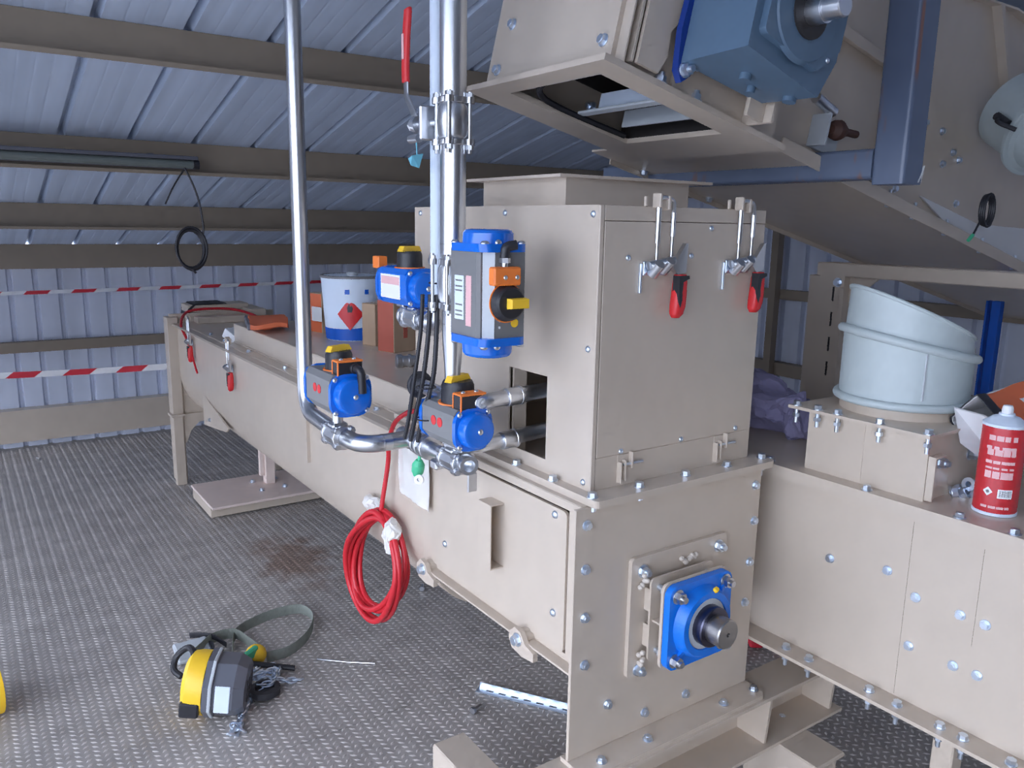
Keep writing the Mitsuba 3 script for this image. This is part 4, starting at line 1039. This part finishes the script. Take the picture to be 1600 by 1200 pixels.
bagm = trimesh.creation.icosphere(4, 1.0)
v = bagm.vertices * np.array([.115, .19, .085]); v[:, 2] = np.where(v[:, 2] < 0, v[:, 2] * .75, v[:, 2] * (1 + .35 * (v[:, 1] / .19)))
bagm.vertices = v
bagm = crumple(bagm, .13, 9.0, 3); bagm = crumple(bagm, .07, 20.0, 9)
z_ = bagm.vertices[:, 2].copy(); bagm.vertices[:, 2] = np.maximum(z_, np.quantile(z_, .06))
bagm.apply_translation((1.80, 1.40, .909 - bagm.vertices[:, 2].min()))
single('cloth_bag', bagm, 'cloth', 'crumpled dark mauve cloth bag lying on the right conveyor just behind the inlet housing', 'bag', smooth=25)

# torn orange and white paper sack
ps = thing('paper_sack', 'torn orange and white paper sack with a black band beside the spray can', 'bag')
def sack(r0, r1, u0, u1, part_a, part_b, out=0.0, seed=5):
    """a stretch of a crumpled rectangular sleeve: u along it, a around it from part_a to part_b (0..1)."""
    nu, na = 14, 26
    A = np.linspace(part_a, part_b, na); Uu = np.linspace(u0, u1, nu)
    def pt(u, s, o):
        t = s * 4
        k = int(t) % 4; w = t - int(t)
        cs = [(-1, 1), (1, 1), (1, -1), (-1, -1)]
        p, q = np.array(cs[k]), np.array(cs[(k + 1) % 4])
        c = (p + (q - p) * w) * np.array([.052, .042]) 
        c = c * (1 + o)
        P = np.array([u, c[0], c[1]])
        P = P + .020 * (np.array([meshkit.fbm(P[None] * 16 + 7 * j, 3, seed + j)[0] - .5 for j in range(3)]))
        return P
    vo = [pt(u, s, out + .02) for u in Uu for s in A]; vi = [pt(u, s, out - .02) for u in Uu for s in A]
    f = []
    N = nu * na
    for i in range(nu - 1):
        for j in range(na - 1):
            a_, b_, c_, d_ = i * na + j, i * na + j + 1, (i + 1) * na + j + 1, (i + 1) * na + j
            f += [(a_, c_, b_), (a_, d_, c_), (N + a_, N + b_, N + c_), (N + a_, N + c_, N + d_)]
    edge = [(i * na + j) for i, j in [(0, j) for j in range(na)] + [(i, na - 1) for i in range(1, nu)] + [(nu - 1, j) for j in range(na - 2, -1, -1)] + [(i, 0) for i in range(nu - 2, 0, -1)]]
    for p, q in zip(edge, edge[1:] + edge[:1]):
        f += [(p, q, N + q), (p, N + q, N + p)]
    return trimesh.Trimesh(np.array(vo + vi), np.array(f), process=False)


sx_ = unit((.95, -.10, .10)); sz_ = np.array([-.25, -.62, .74]); sz_ = unit(sz_ - (sz_ @ sx_) * sx_); sy_ = np.cross(sz_, sx_)
SM = mat4(sx_, sy_, sz_, (1.690, .765, 1.062))
part(ps, 'sleeve', sack(1, 1, .0, .34, 0, .999), 'paper', smooth=20, frame=SM)
part(ps, 'orange_print', sack(1, 1, .022, .34, .02, .235, .03), 'orange_print', smooth=20, frame=SM)
part(ps, 'orange_print', sack(1, 1, .03, .30, .80, .98, .03), 'orange_print', smooth=20, frame=SM)
part(ps, 'black_band', sack(1, 1, -.004, .022, .0, .999, .032), 'black', smooth=20, frame=SM)
part(ps, 'white_panel', sack(1, 1, .10, .17, .09, .16, .045), 'paper', smooth=20, frame=SM)
fp = [np.array(p) + (-.075, -.045, .006) for p in ((1.755, .86, 1.085), (1.765, .80, 1.078), (1.80, .745, 1.045), (1.835, .735, 1.0), (1.80, .75, .965), (1.755, .78, .985), (1.735, .83, 1.02))]
cmid = np.array((1.70, .757, 1.023))
fv_ = fp + [cmid] + [p + np.array((.004, .004, .002)) for p in fp + [cmid]]
ff = []
nfp = len(fp)
for i in range(nfp):
    j = (i + 1) % nfp
    ff += [(i, j, nfp), (nfp + 1 + j, nfp + 1 + i, 2 * nfp + 1), (i, nfp + 1 + i, j), (j, nfp + 1 + i, nfp + 1 + j)]
part(ps, 'torn_flap', trimesh.Trimesh(np.array(fv_), np.array(ff), process=False), 'paper', smooth=False)

# spray can
sc_ = thing('spray_can', 'red spray can with a white cap and printed label standing on the right conveyor', 'spray can')
CC = np.array([1.648, .700]); CR = .0385
TR = lambda m: at(m, trimesh.transformations.translation_matrix((*CC, .909)))
part(sc_, 'body', TR(lathe([(CR - .002, .004), (CR, .008), (CR, .172), (CR - .0015, .175)], 40)), 'can_red')
part(sc_, 'base_rim', TR(lathe([(CR - .003, 0), (CR + .001, .001), (CR + .001, .006), (CR - .002, .008)], 40)), 'bluewhite')
part(sc_, 'shoulder', TR(cat(lathe([(CR - .002, .174), (CR + .0008, .175), (CR + .0008, .180), (CR - .004, .183), (CR - .015, .192), (.014, .195), (.014, .199), (0, .199)], 40))), 'bluewhite')
part(sc_, 'nozzle', TR(lathe([(.010, .197), (.010, .208), (.008, .214), (0, .215)], 20)), 'white')
fa = math.atan2(-CC[1], -CC[0])
for z, h_, w in ((.150, .010, .05), (.133, .006, .055), (.121, .012, .05), (.105, .006, .052), (.094, .004, .05), (.076, .014, .05), (.016, .005, .05)):
    part(sc_, 'text_print', TR(cat([wrap(sbox(s0, 0, min(s0 + .009 + .006 * rng.random(), w / 2), h_), CR, z, fa) for s0 in np.arange(-w / 2, w / 2 - .004, .014)])), 'pinkprint')
part(sc_, 'hazard_symbol', TR(wrap(Polygon([(-.024, .009), (-.015, 0), (-.006, .009), (-.015, .018)]), CR, .040, fa)), 'white')
part(sc_, 'hazard_mark', TR(wrap(Point(-.015, .009).buffer(.0032), CR, .040, fa, .0009)), 'grey_body')
part(sc_, 'barcode_panel', TR(wrap(sbox(.002, 0, .028, .018), CR, .038, fa)), 'white')
part(sc_, 'barcode', TR(cat([wrap(sbox(x, .003, x + w_, .016), CR, .038, fa, .0009) for x, w_ in zip(np.arange(.005, .025, .0022), (.0012, .0006, .0014, .0008, .0012, .0006, .001, .0014, .0006, .001))])), 'grey_body')
# loose nuts
for k, (x, y, z, al) in enumerate(((1.685, .775, .918, 0), (1.702, .757, .918, .8), (1.716, .778, .918, .3), (1.700, .797, .918, 1.2), (1.722, .755, .918, .5), (1.703, .775, .934, .6), (1.716, .765, .934, 1.0), (1.672, .790, .918, .2), (1.69, .742, .918, .9))):
    M = trimesh.transformations.rotation_matrix(al * 2, (0, 0, 1)) @ trimesh.transformations.rotation_matrix(.9 + .4 * (k % 3), (1, .3 * (k % 2), 0))
    M[:3, 3] = (x, y, z)
    key = copy_part(None, 'hex_nut', 'loose_nut', lambda: cat(ex(Point(0, 0).buffer(.0095, quad_segs=1.5 and 2).difference(Point(0, 0).buffer(.0048)), 'z', -.004, .004), at(lathe([(.005, -.0045), (.0115, -.0045), (.0115, -.0062), (.005, -.0062)], 18, closed=False), np.eye(4))), 'zinc', M @ np.diag([1.25, 1.25, 1.25, 1]))
    labels[key] = {'label': 'bright loose nut in the little heap beside the spray can', 'category': 'nut', 'group': 'loose nuts beside the spray can'}

# ================================================================ THINGS ON THE LONG TROUGH
ZT = .985
dc = thing('metal_drum', 'small white metal drum with blue foot and red flame diamond on the long trough cover', 'drum')
DC = (1.32, 3.035)
TD = lambda m: at(m, trimesh.transformations.translation_matrix((*DC, ZT)))
rz = lambda z: .090 + .010 * z / .25
part(dc, 'shell', TD(lathe([(.104, 0), (.1075, .004), (.1235, .245), (.1235, .25), (.115, .252), (.0, .250)], 48)), 'bluewhite')
part(dc, 'rim', TD(lathe([(.121, .243), (.1270, .244), (.1270, .251), (.1235, .254), (.117, .254), (.117, .246)], 48)), 'grey_body')
part(dc, 'lid_plug', TD(cat(lathe([(.022, .250), (.022, .262), (.018, .266), (0, .266)], 24))), 'light_grey')
part(dc, 'blue_foot', TD(lathe([(.1060, .002), (.1083, .004), (.1112, .048), (.1090, .048)], 48)), 'brightblue')
fd = math.atan2(-DC[1], -DC[0])
part(dc, 'blue_foot_wave', TD(wrap(Polygon([(-.07, 0), (.075, 0), (.075, .022), (.03, .006), (-.07, .0)]), .1113, .046, fd, .0009)), 'brightblue')
D_ = part(dc, 'hazard_diamond', TD(wrap(Polygon([(-.062, .062), (-.012, 0), (.042, .062), (-.012, .124)]), .1165, .045, fd, .001)), 'red')
part(D_, 'flame', TD(wrap(Polygon([(-.020, .07), (-.004, .07), (.000, .085), (-.006, .098), (-.010, .090), (-.014, .104), (-.022, .088)]), .1170, .045, fd, .0014)), 'black')
part(dc, 'blue_marks', TD(cat(wrap(sbox(-.03, 0, -.012, .018), .1210, .185, fd, .001), wrap(sbox(.048, 0, .064, .018), .1210, .185, fd, .001), )), 'brightblue')


def carton(name, label, x, y, w, d, h, ang, m, z=ZT, side=None, side_face=(-1, 0)):
    t = thing(name, label, 'box')
    M = trimesh.transformations.rotation_matrix(ang, (0, 0, 1)); M[:3, 3] = (x, y, z)
    part(t, 'carton', cbox(-w / 2, w / 2, -d / 2, d / 2, 0, h, .002), m, frame=M)
    if side:
        part(t, 'printed_side', cbox(-w / 2 - .0008, -w / 2 + .001, -d / 2 + .002, d / 2 - .002, .002, h - .002, .0004), side, frame=M)
    part(t, 'flap', cat(cbox(-w / 2 + .003, w / 2 - .003, -.002, .002, h, h + .0016, .0005)), 'paper', frame=M)
    return t, M


t, M = carton('carton', 'brick-red upright carton standing on the trough cover below the labelled blue actuator', 1.335, 2.655, .135, .085, .25, .30, 'cardboard', side='brick_card')
part(t, 'printed_text', cbox(-.02, .0, -.0432, -.042, .05, .17, .0003), 'brick_card', frame=M)
carton('carton', 'plain brown cardboard box between the white drum and the brick-red carton', 1.33, 2.825, .10, .07, .16, .35, 'cardboard')
carton('carton', 'dark red low box behind the brick-red carton', 1.40, 2.75, .05, .045, .125, .2, 'dark_red_card')
t, M = carton('carton', 'red and cream box lying behind the slim left pipe on the trough cover', 1.30, 3.27, .11, .09, .165, .25, 'cardboard', side='orange_print')
part(t, 'white_label', cat(cbox(-.0670, -.065, -.06, .01, .05, .11, .0003)), 'paper', frame=M)
# orange flat sack
os_ = thing('orange_sack', 'flat orange sack with a dark edge lying on the trough cover', 'bag')
om = trimesh.creation.box((.15, .34, .045)).subdivide().subdivide().subdivide()
om.vertices[:, 2] *= 1 - .6 * np.abs(om.vertices[:, 1] / .17) ** 3
om = crumple(om, .03, 12, 4)
part(os_, 'sack', at(om, trimesh.transformations.translation_matrix((1.10, 3.43, ZT + .034)) @ trimesh.transformations.rotation_matrix(-.25, (0, 0, 1))), 'orange_print', smooth=25)
part(os_, 'dark_edge', at(cbox(-.090, -.074, -.15, .17, -.012, .014, .003), trimesh.transformations.translation_matrix((1.10, 3.43, ZT + .03)) @ trimesh.transformations.rotation_matrix(-.25, (0, 0, 1))), 'hoist_grey')
single('paper_card', at(cbox(-.03, .03, -.04, .04, 0, .045, .002), trimesh.transformations.translation_matrix((1.035, 3.75, .902)) @ trimesh.transformations.rotation_matrix(.5, (0, 0, 1)) @ trimesh.transformations.rotation_matrix(.5, (1, 0, 0))), 'white', 'small white carton beside the flat orange sack', 'box')
single('black_plug', at(cat(cbox(-.022, .022, -.035, .035, 0, .05, .006), cyl((0, -.036, .025), (0, -.05, .025), .012, 14)), trimesh.transformations.translation_matrix((1.085, 3.78, .902)) @ trimesh.transformations.rotation_matrix(.4, (0, 0, 1))), 'black', 'small black plug block between the white carton and the orange sack', 'plug')
# pipe fitting lying on the cover
pfit = thing('pipe_fitting', 'short stainless pipe fitting lying on the trough cover in front of the brick-red carton', 'fitting')
PF = mat4(*basis((.95, -.30, 0)), (1.165, 2.335, ZT + .020))
part(pfit, 'barrel', at(cat(lathe([(.018, 0), (.018, .10)], 20), lathe([(.018, .036), (.023, .037), (.023, .045), (.018, .046)], 20)), PF), 'inox')
part(pfit, 'collar', at(cat(lathe([(.019, -.004), (.024, 0), (.024, .014), (.019, .018)], 24)), PF), 'inox_rough')
part(pfit, 'collar', at(lathe([(.012, .092), (.023, .094), (.024, .116), (.020, .122), (.012, .122), (.012, .1)], 24), PF), 'inox')
# far-end drive box with black hood and red cable
hd = thing('drive_box', 'beige box with a black hood on the far end of the long trough', 'box')
part(hd, 'case', cat(cbox(1.04, 1.37, 4.60, 4.75, .90, .985, .004), cbox(1.33, 1.42, 4.45, 4.72, .90, .965, .004), cbox(1.05, 1.30, 4.44, 4.52, .899, .935, .003)), 'beige')
part(hd, 'hood', ex(Polygon([(1.035, .90), (1.042, .965), (1.075, .992), (1.24, .992), (1.25, .986), (1.08, .984), (1.052, .96), (1.047, .90)]), 'y', 4.59, 4.76), 'black', smooth=False)
rcb = thing('red_cable', 'thin red cable trailing over the far end of the long trough', 'cable')
part(rcb, 'strand', tube(spline([(.955, 4.20, .80), (.952, 4.26, .845), (.962, 4.42, .90), (1.02, 4.575, .945), (1.10, 4.59, .962), (1.25, 4.59, .958), (1.32, 4.44, .945), (1.37, 4.20, .91), (1.40, 3.9, .906)], 8), .007, 8), 'cable_red')
part(rcb, 'strand', tube(spline([(.955, 4.20, .79), (.954, 4.15, .74), (.953, 4.10, .70)], 6), .005, 8), 'cable_red')

# ---------------------------------------------------------------- red cable coil on the trough's side
rcoil = thing('cable_coil', 'hank of red cable hanging from the side of the long trough, tied with tape', 'cable')
for k in range(6):
    oy, oz, ra, rb = rng.uniform(-.012, .012), rng.uniform(-.012, .012), .150 + .006 * k + rng.uniform(-.006, .006), .155 + .004 * k
    pts = []
    for q in np.linspace(0, 2 * np.pi, 40, endpoint=False):
        w = .72 + .28 * math.cos((q - math.pi / 2 - .35) / 2) ** 2
        dy = math.cos(q) * ra * (.95 - .35 * max(0, math.sin(q)) ** 2); dz = math.sin(q) * rb
        pts.append((.935 - .006 * k + .008 * math.sin(q * 2 + k) + (.02 if k % 2 else 0), 2.02 + oy + dy - .30 * dz, .475 + oz + dz + .22 * -dy * .25))
    part(rcoil, 'loop', tube(pts, .0084, 12, closed=True), 'cable_red', smooth=60)
part(rcoil, 'lead', tube(spline([(.925, 1.975, .625), (.935, 1.968, .70), (.945, 1.955, .80), (.935, 1.93, .86), (.925, 1.87, .93), (.925, 1.79, .975), (.93, 1.74, .985)], 8), .0064, 10), 'cable_red', smooth=60)
tp = crumple(trimesh.creation.icosphere(3, 1.0).apply_transform(np.diag([.020, .030, .052, 1])), .030, 45, 6)
part(rcoil, 'tape_wrap', at(tp, trimesh.transformations.translation_matrix((.925, 1.90, .60))), 'film', smooth=25)
tp2 = crumple(trimesh.creation.icosphere(3, 1.0).apply_transform(np.diag([.014, .055, .028, 1])), .028, 45, 16)
part(rcoil, 'tape_wrap', at(tp2, trimesh.transformations.translation_matrix((.945, 2.06, .640))), 'film', smooth=25)
# clear film flap on the side
gx = np.linspace(0, 1, 14); fvv, fff = [], []
for side in (0, 1):
    for i in range(14):
        for j in range(14):
            y = 1.905 - .17 * gx[i]; z = .865 - (.135 + .012 * i / 13) * gx[j]
            dx = .012 + .022 * (meshkit.fbm(np.array([[y * 22, z * 9, 1.0]]), 3, 2)[0] - .3) + side * .0015
            fvv.append((XA - dx - .004, y, z))
for i in range(13):
    for j in range(13):
        a_, b_, c_, d_ = i * 14 + j, i * 14 + j + 1, (i + 1) * 14 + j + 1, (i + 1) * 14 + j
        fff += [(a_, b_, c_), (a_, c_, d_), (196 + a_, 196 + c_, 196 + b_), (196 + a_, 196 + d_, 196 + c_)]
single('plastic_film', trimesh.Trimesh(np.array(fvv), np.array(fff), process=False), 'film', 'creased flap of pale protective film on the trough side above the red cable hank', 'film', smooth=True)
# green plug hanging from the manifold
gp_ = thing('green_plug', 'green plastic plug with a white ring hanging below the manifold', 'plug')
part(gp_, 'body', cat(tube([(.862, 1.615, .925), (.860, 1.615, .895)], .004, 8), at(lathe([(.008, 0), (.015, .012), (.0145, .030), (.009, .042), (0, .044)], 18), mat4(*basis((0, .25, -1)), (.86, 1.615, .903)))), 'green')
part(gp_, 'white_ring', at(lathe([(.0045, 0), (.0115, 0), (.0115, .006), (.0045, .006)], 20, closed=False), mat4(*basis((-.75, -.6, .1)), (.852, 1.598, .862))), 'white')

# ================================================================ THINGS HANGING AND ON THE FLOOR
lf = thing('strip_light', 'long dark unlit strip light fitting under the middle roof purlin', 'light fitting')
lz = lambda x: 1.663
part(lf, 'tray', cat(cbox(-.9, .89, 3.585, 3.640, 1.685, 1.700, .003), cbox(-.9, .89, 3.632, 3.64, 1.650, 1.69, .002)), 'hoist_grey')
part(lf, 'tube_cover', cyl((-.89, 3.607, 1.668), (.885, 3.607, 1.668), .017, 18), 'lamp_diff')
part(lf, 'end_cap', cat(cyl((.872, 3.607, 1.668), (.895, 3.607, 1.668), .0185, 18)), 'black')
part(lf, 'bracket', cat([cbox(x, x + .02, 3.60, 3.705, 1.698, 1.704, .001) for x in (-.8, .0, .70)] ), 'hoist_grey')
hc = thing('black_cable', 'coil of black cable hanging from the end of the strip light', 'cable')
part(hc, 'drop', tube(spline([(.835, 3.60, 1.652), (.86, 3.60, 1.60), (.885, 3.60, 1.52), (.897, 3.60, 1.42), (.895, 3.60, 1.385)], 8), .0042, 8), 'black')
part(hc, 'loose_end', tube(spline([(.838, 3.60, 1.652), (.79, 3.60, 1.58), (.752, 3.60, 1.505)], 8), .0032, 8), 'black')
for k in range(4):
    part(hc, 'coil_loop', tube([(.845 + (.062 - .003 * k) * math.cos(q) + .003 * math.sin(k * 2), 3.598 + .006 * k, 1.322 + (.086 - .002 * k) * math.sin(q) + .004 * math.cos(k * 3)) for q in np.linspace(0, 2 * np.pi, 34, endpoint=False)], .0050, 8, closed=True), 'black', smooth=60)
part(hc, 'knot', tube(spline([(.842, 3.60, 1.242), (.848, 3.597, 1.23), (.856, 3.60, 1.222)], 4), .005, 8), 'black')


def barrier(label, p0, p1, n, w, sag, slant, phase):
    t = thing('barrier_tape', label, 'barrier tape')
    p0, p1 = np.array(p0, float), np.array(p1, float)
    L = np.linalg.norm(p1 - p0)
    def pt(s, h):
        p = p0 + (p1 - p0) * s; p[2] -= sag * 4 * s * (1 - s)
        tw = .25 * math.sin(s * 9 + 1)
        return p + np.array([0, -h * math.sin(tw), h * math.cos(tw)])
    for i in range(n):
        s0, s1 = i / n, (i + 1) / n
        v, f = [], []
        K = 4
        for off in (0, .0008):
            for k in range(K + 1):
                for h in (-w / 2, w / 2):
                    s = s0 + (s1 - s0) * k / K + slant * h / L
                    q = pt(min(max(s, 0), 1), h); q[1] -= off; v.append(q)
        B = 2 * (K + 1)
        for k in range(K):
            a_, b_, c_, d_ = 2 * k, 2 * k + 1, 2 * k + 3, 2 * k + 2
            f += [(a_, c_, b_), (a_, d_, c_), (B + a_, B + b_, B + c_), (B + a_, B + c_, B + d_)]
        part(t, 'red_stripe' if (i + phase) % 2 == 0 else 'white_stripe', trimesh.Trimesh(np.array(v), np.array(f), process=False), 'tape_red' if (i + phase) % 2 == 0 else 'white', smooth=False)


barrier('upper red and white barrier tape strung along the back wall', (-1.05, 5.70, .985), (3.30, 5.70, 1.025), 34, .022, .01, 1.0, 1)
barrier('lower red and white barrier tape tied to the far end of the long trough', (-1.05, 4.62, .755), (.93, 4.62, .655), 16, .032, .02, 1.2, 0)
tb = thing('barrier_tape', 'scrap of red and white barrier tape on the floor behind the near end plate', 'barrier tape')
for k, m in enumerate(('tape_red', 'white', 'tape_red')):
    part(tb, 'red_stripe' if k != 1 else 'white_stripe', at(crumple(cbox(-.05 + .045 * k, -.005 + .045 * k, -.05, .05, 0, .03, .006).subdivide(), .015, 30, k), trimesh.transformations.translation_matrix((2.235, 1.645, .012)) @ trimesh.transformations.rotation_matrix(-.7, (0, 0, 1))), m, smooth=False)

# chain hoist on the floor
ch = thing('chain_hoist', 'yellow and dark grey chain hoist lying on the floor at the left', 'chain hoist')
hx = unit((.87, -.47, -.12)); hy = unit(np.cross((0, 0, 1), hx)); hz = np.cross(hx, hy)
HM = mat4(hx * 1.12, hy * 1.12, hz * 1.12, (.545, 2.262, .100))
octo = [(math.cos(q), math.sin(q)) for q in np.linspace(0, 2 * np.pi, 8, endpoint=False) + math.pi / 8]
RZ = mat4((0, 1, 0), (0, 0, 1), (1, 0, 0), (0, 0, 0))       # local z -> hoist axis
def hoistring(prof, n=8):
    return at(lathe(prof, n), HM @ RZ @ trimesh.transformations.rotation_matrix(math.pi / 8, (0, 0, 1)))
part(ch, 'yellow_cover', hoistring([(.060, -.092), (.078, -.080), (.082, -.062), (.082, -.036)], 36), 'yellow')
part(ch, 'cover_window', at(cbox(-.088, -.04, -.084, -.055, -.055, -.015, .004), HM), 'black')
part(ch, 'side_plate', hoistring([(.078, -.038), (.088, -.034), (.088, -.016), (.084, -.010)], 8), 'hoist_grey', smooth=False)
part(ch, 'gear_case', hoistring([(.080, -.012), (.080, .040), (.066, .066), (.030, .070), (0, .070)], 8), 'hoist_grey', smooth=False)
part(ch, 'edge_trim', hoistring([(.0885, -.020), (.0895, -.018), (.0895, -.014), (.0885, -.012)], 8), 'light_grey', smooth=False)
part(ch, 'rating_plate', at(cbox(-.004, .034, -.0765, -.072, -.040, .034, .0015), HM @ trimesh.transformations.rotation_matrix(-.02, (1, 0, 0))), 'bluewhite')
part(ch, 'vent', at(cat([cbox(.067, .071, -.035 + .018 * k, -.027 + .018 * k, -.03, .03, .001) for k in range(4)]), HM), 'black')
part(ch, 'top_hook', tube(spline([(.50, 2.40, .12), (.505, 2.44, .13), (.50, 2.49, .12), (.47, 2.51, .09), (.455, 2.49, .06), (.47, 2.46, .045)], 6), .010, 10), 'black')
part(ch, 'lower_block', cat(at(crumple(trimesh.creation.icosphere(3, .034), .004, 30, 2), trimesh.transformations.translation_matrix((.705, 2.47, .042)))), 'yellow')
part(ch, 'green_label', at(cbox(-.034, .030, -.010, .010, .0, .034, .006), trimesh.transformations.translation_matrix((.683, 2.447, .046)) @ trimesh.transformations.rotation_matrix(.6, (0, 0, 1))), 'green')
part(ch, 'hand_lever', tube([(.675, 2.44, .035), (.80, 2.37, .012)], .009, 10), 'black')


def links(pts, step, r=.0115, tr=.0033, m='zinc'):
    P = spline(pts, 30); d = np.r_[0, np.cumsum(np.linalg.norm(np.diff(P, axis=0), axis=1))]
    lm = tube([(1.5 * r * math.cos(q), r * .8 * math.sin(q), 0) for q in np.linspace(0, 2 * np.pi, 12, endpoint=False)], tr, 6, closed=True)
    for k, s in enumerate(np.arange(0, d[-1], step)):
        p = np.array([np.interp(s, d, P[:, i]) for i in range(3)]); q = np.array([np.interp(min(s + .004, d[-1]), d, P[:, i]) for i in range(3)])
        x = unit(q - p) if np.linalg.norm(q - p) > 1e-6 else np.array([1.0, 0, 0])
        y = unit(np.cross((0, 0, 1), x)); z = np.cross(x, y)
        t_ = .5 if k % 2 else -.7
        copy_part(ch, 'chain_link', 'link' + m, lambda: lm, m, mat4(x, y * math.cos(t_) + z * math.sin(t_), -y * math.sin(t_) + z * math.cos(t_), p))


links([(.60, 2.33, .012), (.66, 2.30, .014), (.72, 2.34, .018), (.75, 2.39, .02), (.71, 2.42, .022), (.66, 2.39, .022), (.70, 2.33, .026), (.76, 2.31, .012), (.80, 2.30, .009)], .0185)
links([(.62, 2.27, .010), (.58, 2.21, .010), (.56, 2.16, .010), (.53, 2.13, .010), (.545, 2.155, .018), (.56, 2.14, .01)], .0185)
links([(.63, 2.36, .03), (.69, 2.36, .034), (.73, 2.36, .03), (.70, 2.30, .03), (.66, 2.31, .03)], .0185)
part(ch, 'chain_bag', crumple(at(lathe([(.030, 0), (.046, .008), (.046, .028), (.030, .032), (.026, .018)], 24), trimesh.transformations.translation_matrix((.675, 2.285, .003))), .012, 30, 8), 'rubber')
# webbing sling
ws = thing('webbing_sling', 'grey-green webbing sling looped on the floor behind the chain hoist', 'sling')
def strap(pts, w=.020, t=.0016, n=8):
    return tube(spline(pts, n), 1, 10, flat=(t, w, (0, 0, 1)))
part(ws, 'loop', strap([(.66, 2.58, .022), (.70, 2.68, .024), (.79, 2.73, .026), (.88, 2.74, .03), (.95, 2.72, .03), (.965, 2.64, .026), (.91, 2.54, .022), (.82, 2.47, .022), (.74, 2.47, .022)]), 'webbing', smooth=60)
part(ws, 'loop', strap([(.52, 2.55, .05), (.56, 2.60, .045), (.62, 2.66, .04), (.69, 2.66, .035), (.72, 2.58, .028), (.74, 2.50, .022)]), 'webbing', smooth=60)
part(ws, 'end_patch', at(crumple(cbox(-.055, .055, -.045, .045, 0, .02, .006).subdivide().subdivide(), .015, 25, 4), trimesh.transformations.translation_matrix((.545, 2.64, .018)) @ trimesh.transformations.rotation_matrix(.3, (1, 0, 0))), 'light_grey', smooth=25)
part(ws, 'black_band', cat(strap([(.56, 2.74, .03), (.61, 2.66, .05), (.64, 2.58, .045)], .010, .002), strap([(.52, 2.56, .012), (.56, 2.53, .03), (.60, 2.54, .03)], .018, .003), strap([(.60, 2.66, .02), (.60, 2.58, .05), (.58, 2.52, .03)], .014, .002)), 'black', smooth=60)
# odds and ends on the floor
rod = single('steel_rod', tube([(.885, 2.395, .0055), (.96, 2.325, .0055), (1.036, 2.265, .0055)], .0032, 8), 'inox_rough', 'thin steel rod on the floor right of the chain hoist', 'rod')
bar = thing('slotted_strip', 'pale galvanised slotted strip on the floor against the near end plate', 'strip')
d = unit((1.46 - 1.245, 1.63 - 1.955, 0)); n_ = np.array([-d[1], d[0], 0])
BM = mat4(d, n_, (0, 0, 1), (1.245, 1.955, .002))
slots = [sbox(.03 + .042 * k, -.004, .054 + .042 * k, .004) for k in range(8)]
bp = sbox(0, -.017, .38, .017)
for s_2 in slots: bp = bp.difference(s_2)
part(bar, 'strip', ex(bp, 'z', 0, .003), 'zinc', smooth=False, frame=BM)
part(bar, 'side_flange', cbox(0, .38, .0155, .0175, 0, .016, .0004), 'zinc', frame=BM)
for nm, lab, x, y, al in (('loose_bolt', 'bright loose bolt on the floor left of the slotted strip', 1.160, 1.851, .3), ('loose_bolt', 'loose bolt on the floor near the foot of the back wall', .334, 5.45, 2.0), ('loose_bolt', 'curled loose bolt on the floor under the trough door', 1.425, 2.66, 1.0)):
    t = thing(nm, lab, 'bolt')
    M = trimesh.transformations.rotation_matrix(al, (0, 0, 1)) @ trimesh.transformations.rotation_matrix(math.pi / 2, (0, 1, 0)); M[:3, 3] = (x, y, .012)
    part(t, 'head', at(cat(hexn((0, 0, 0), (0, 0, .009), .0105)), M), 'inox')
    part(t, 'shank', at(cyl((0, 0, .008), (0, 0, .040), .0055, 12), M), 'inox')
yb_ = thing('chain_hoist', 'yellow casing of another hoist just entering the left edge of the photo', 'chain hoist')
part(yb_, 'yellow_cover', at(lathe([(.06, 0), (.085, .012), (.09, .04), (.09, .10)], 32), mat4(*basis((1, .2, 0)), (-.105, 2.62, .091))), 'yellow')
part(yb_, 'case', at(lathe([(.085, 0), (.085, .08), (.06, .11), (0, .11)], 8), mat4(*basis((-1, -.2, 0)), (-.103, 2.62, .091))), 'hoist_grey', smooth=False)
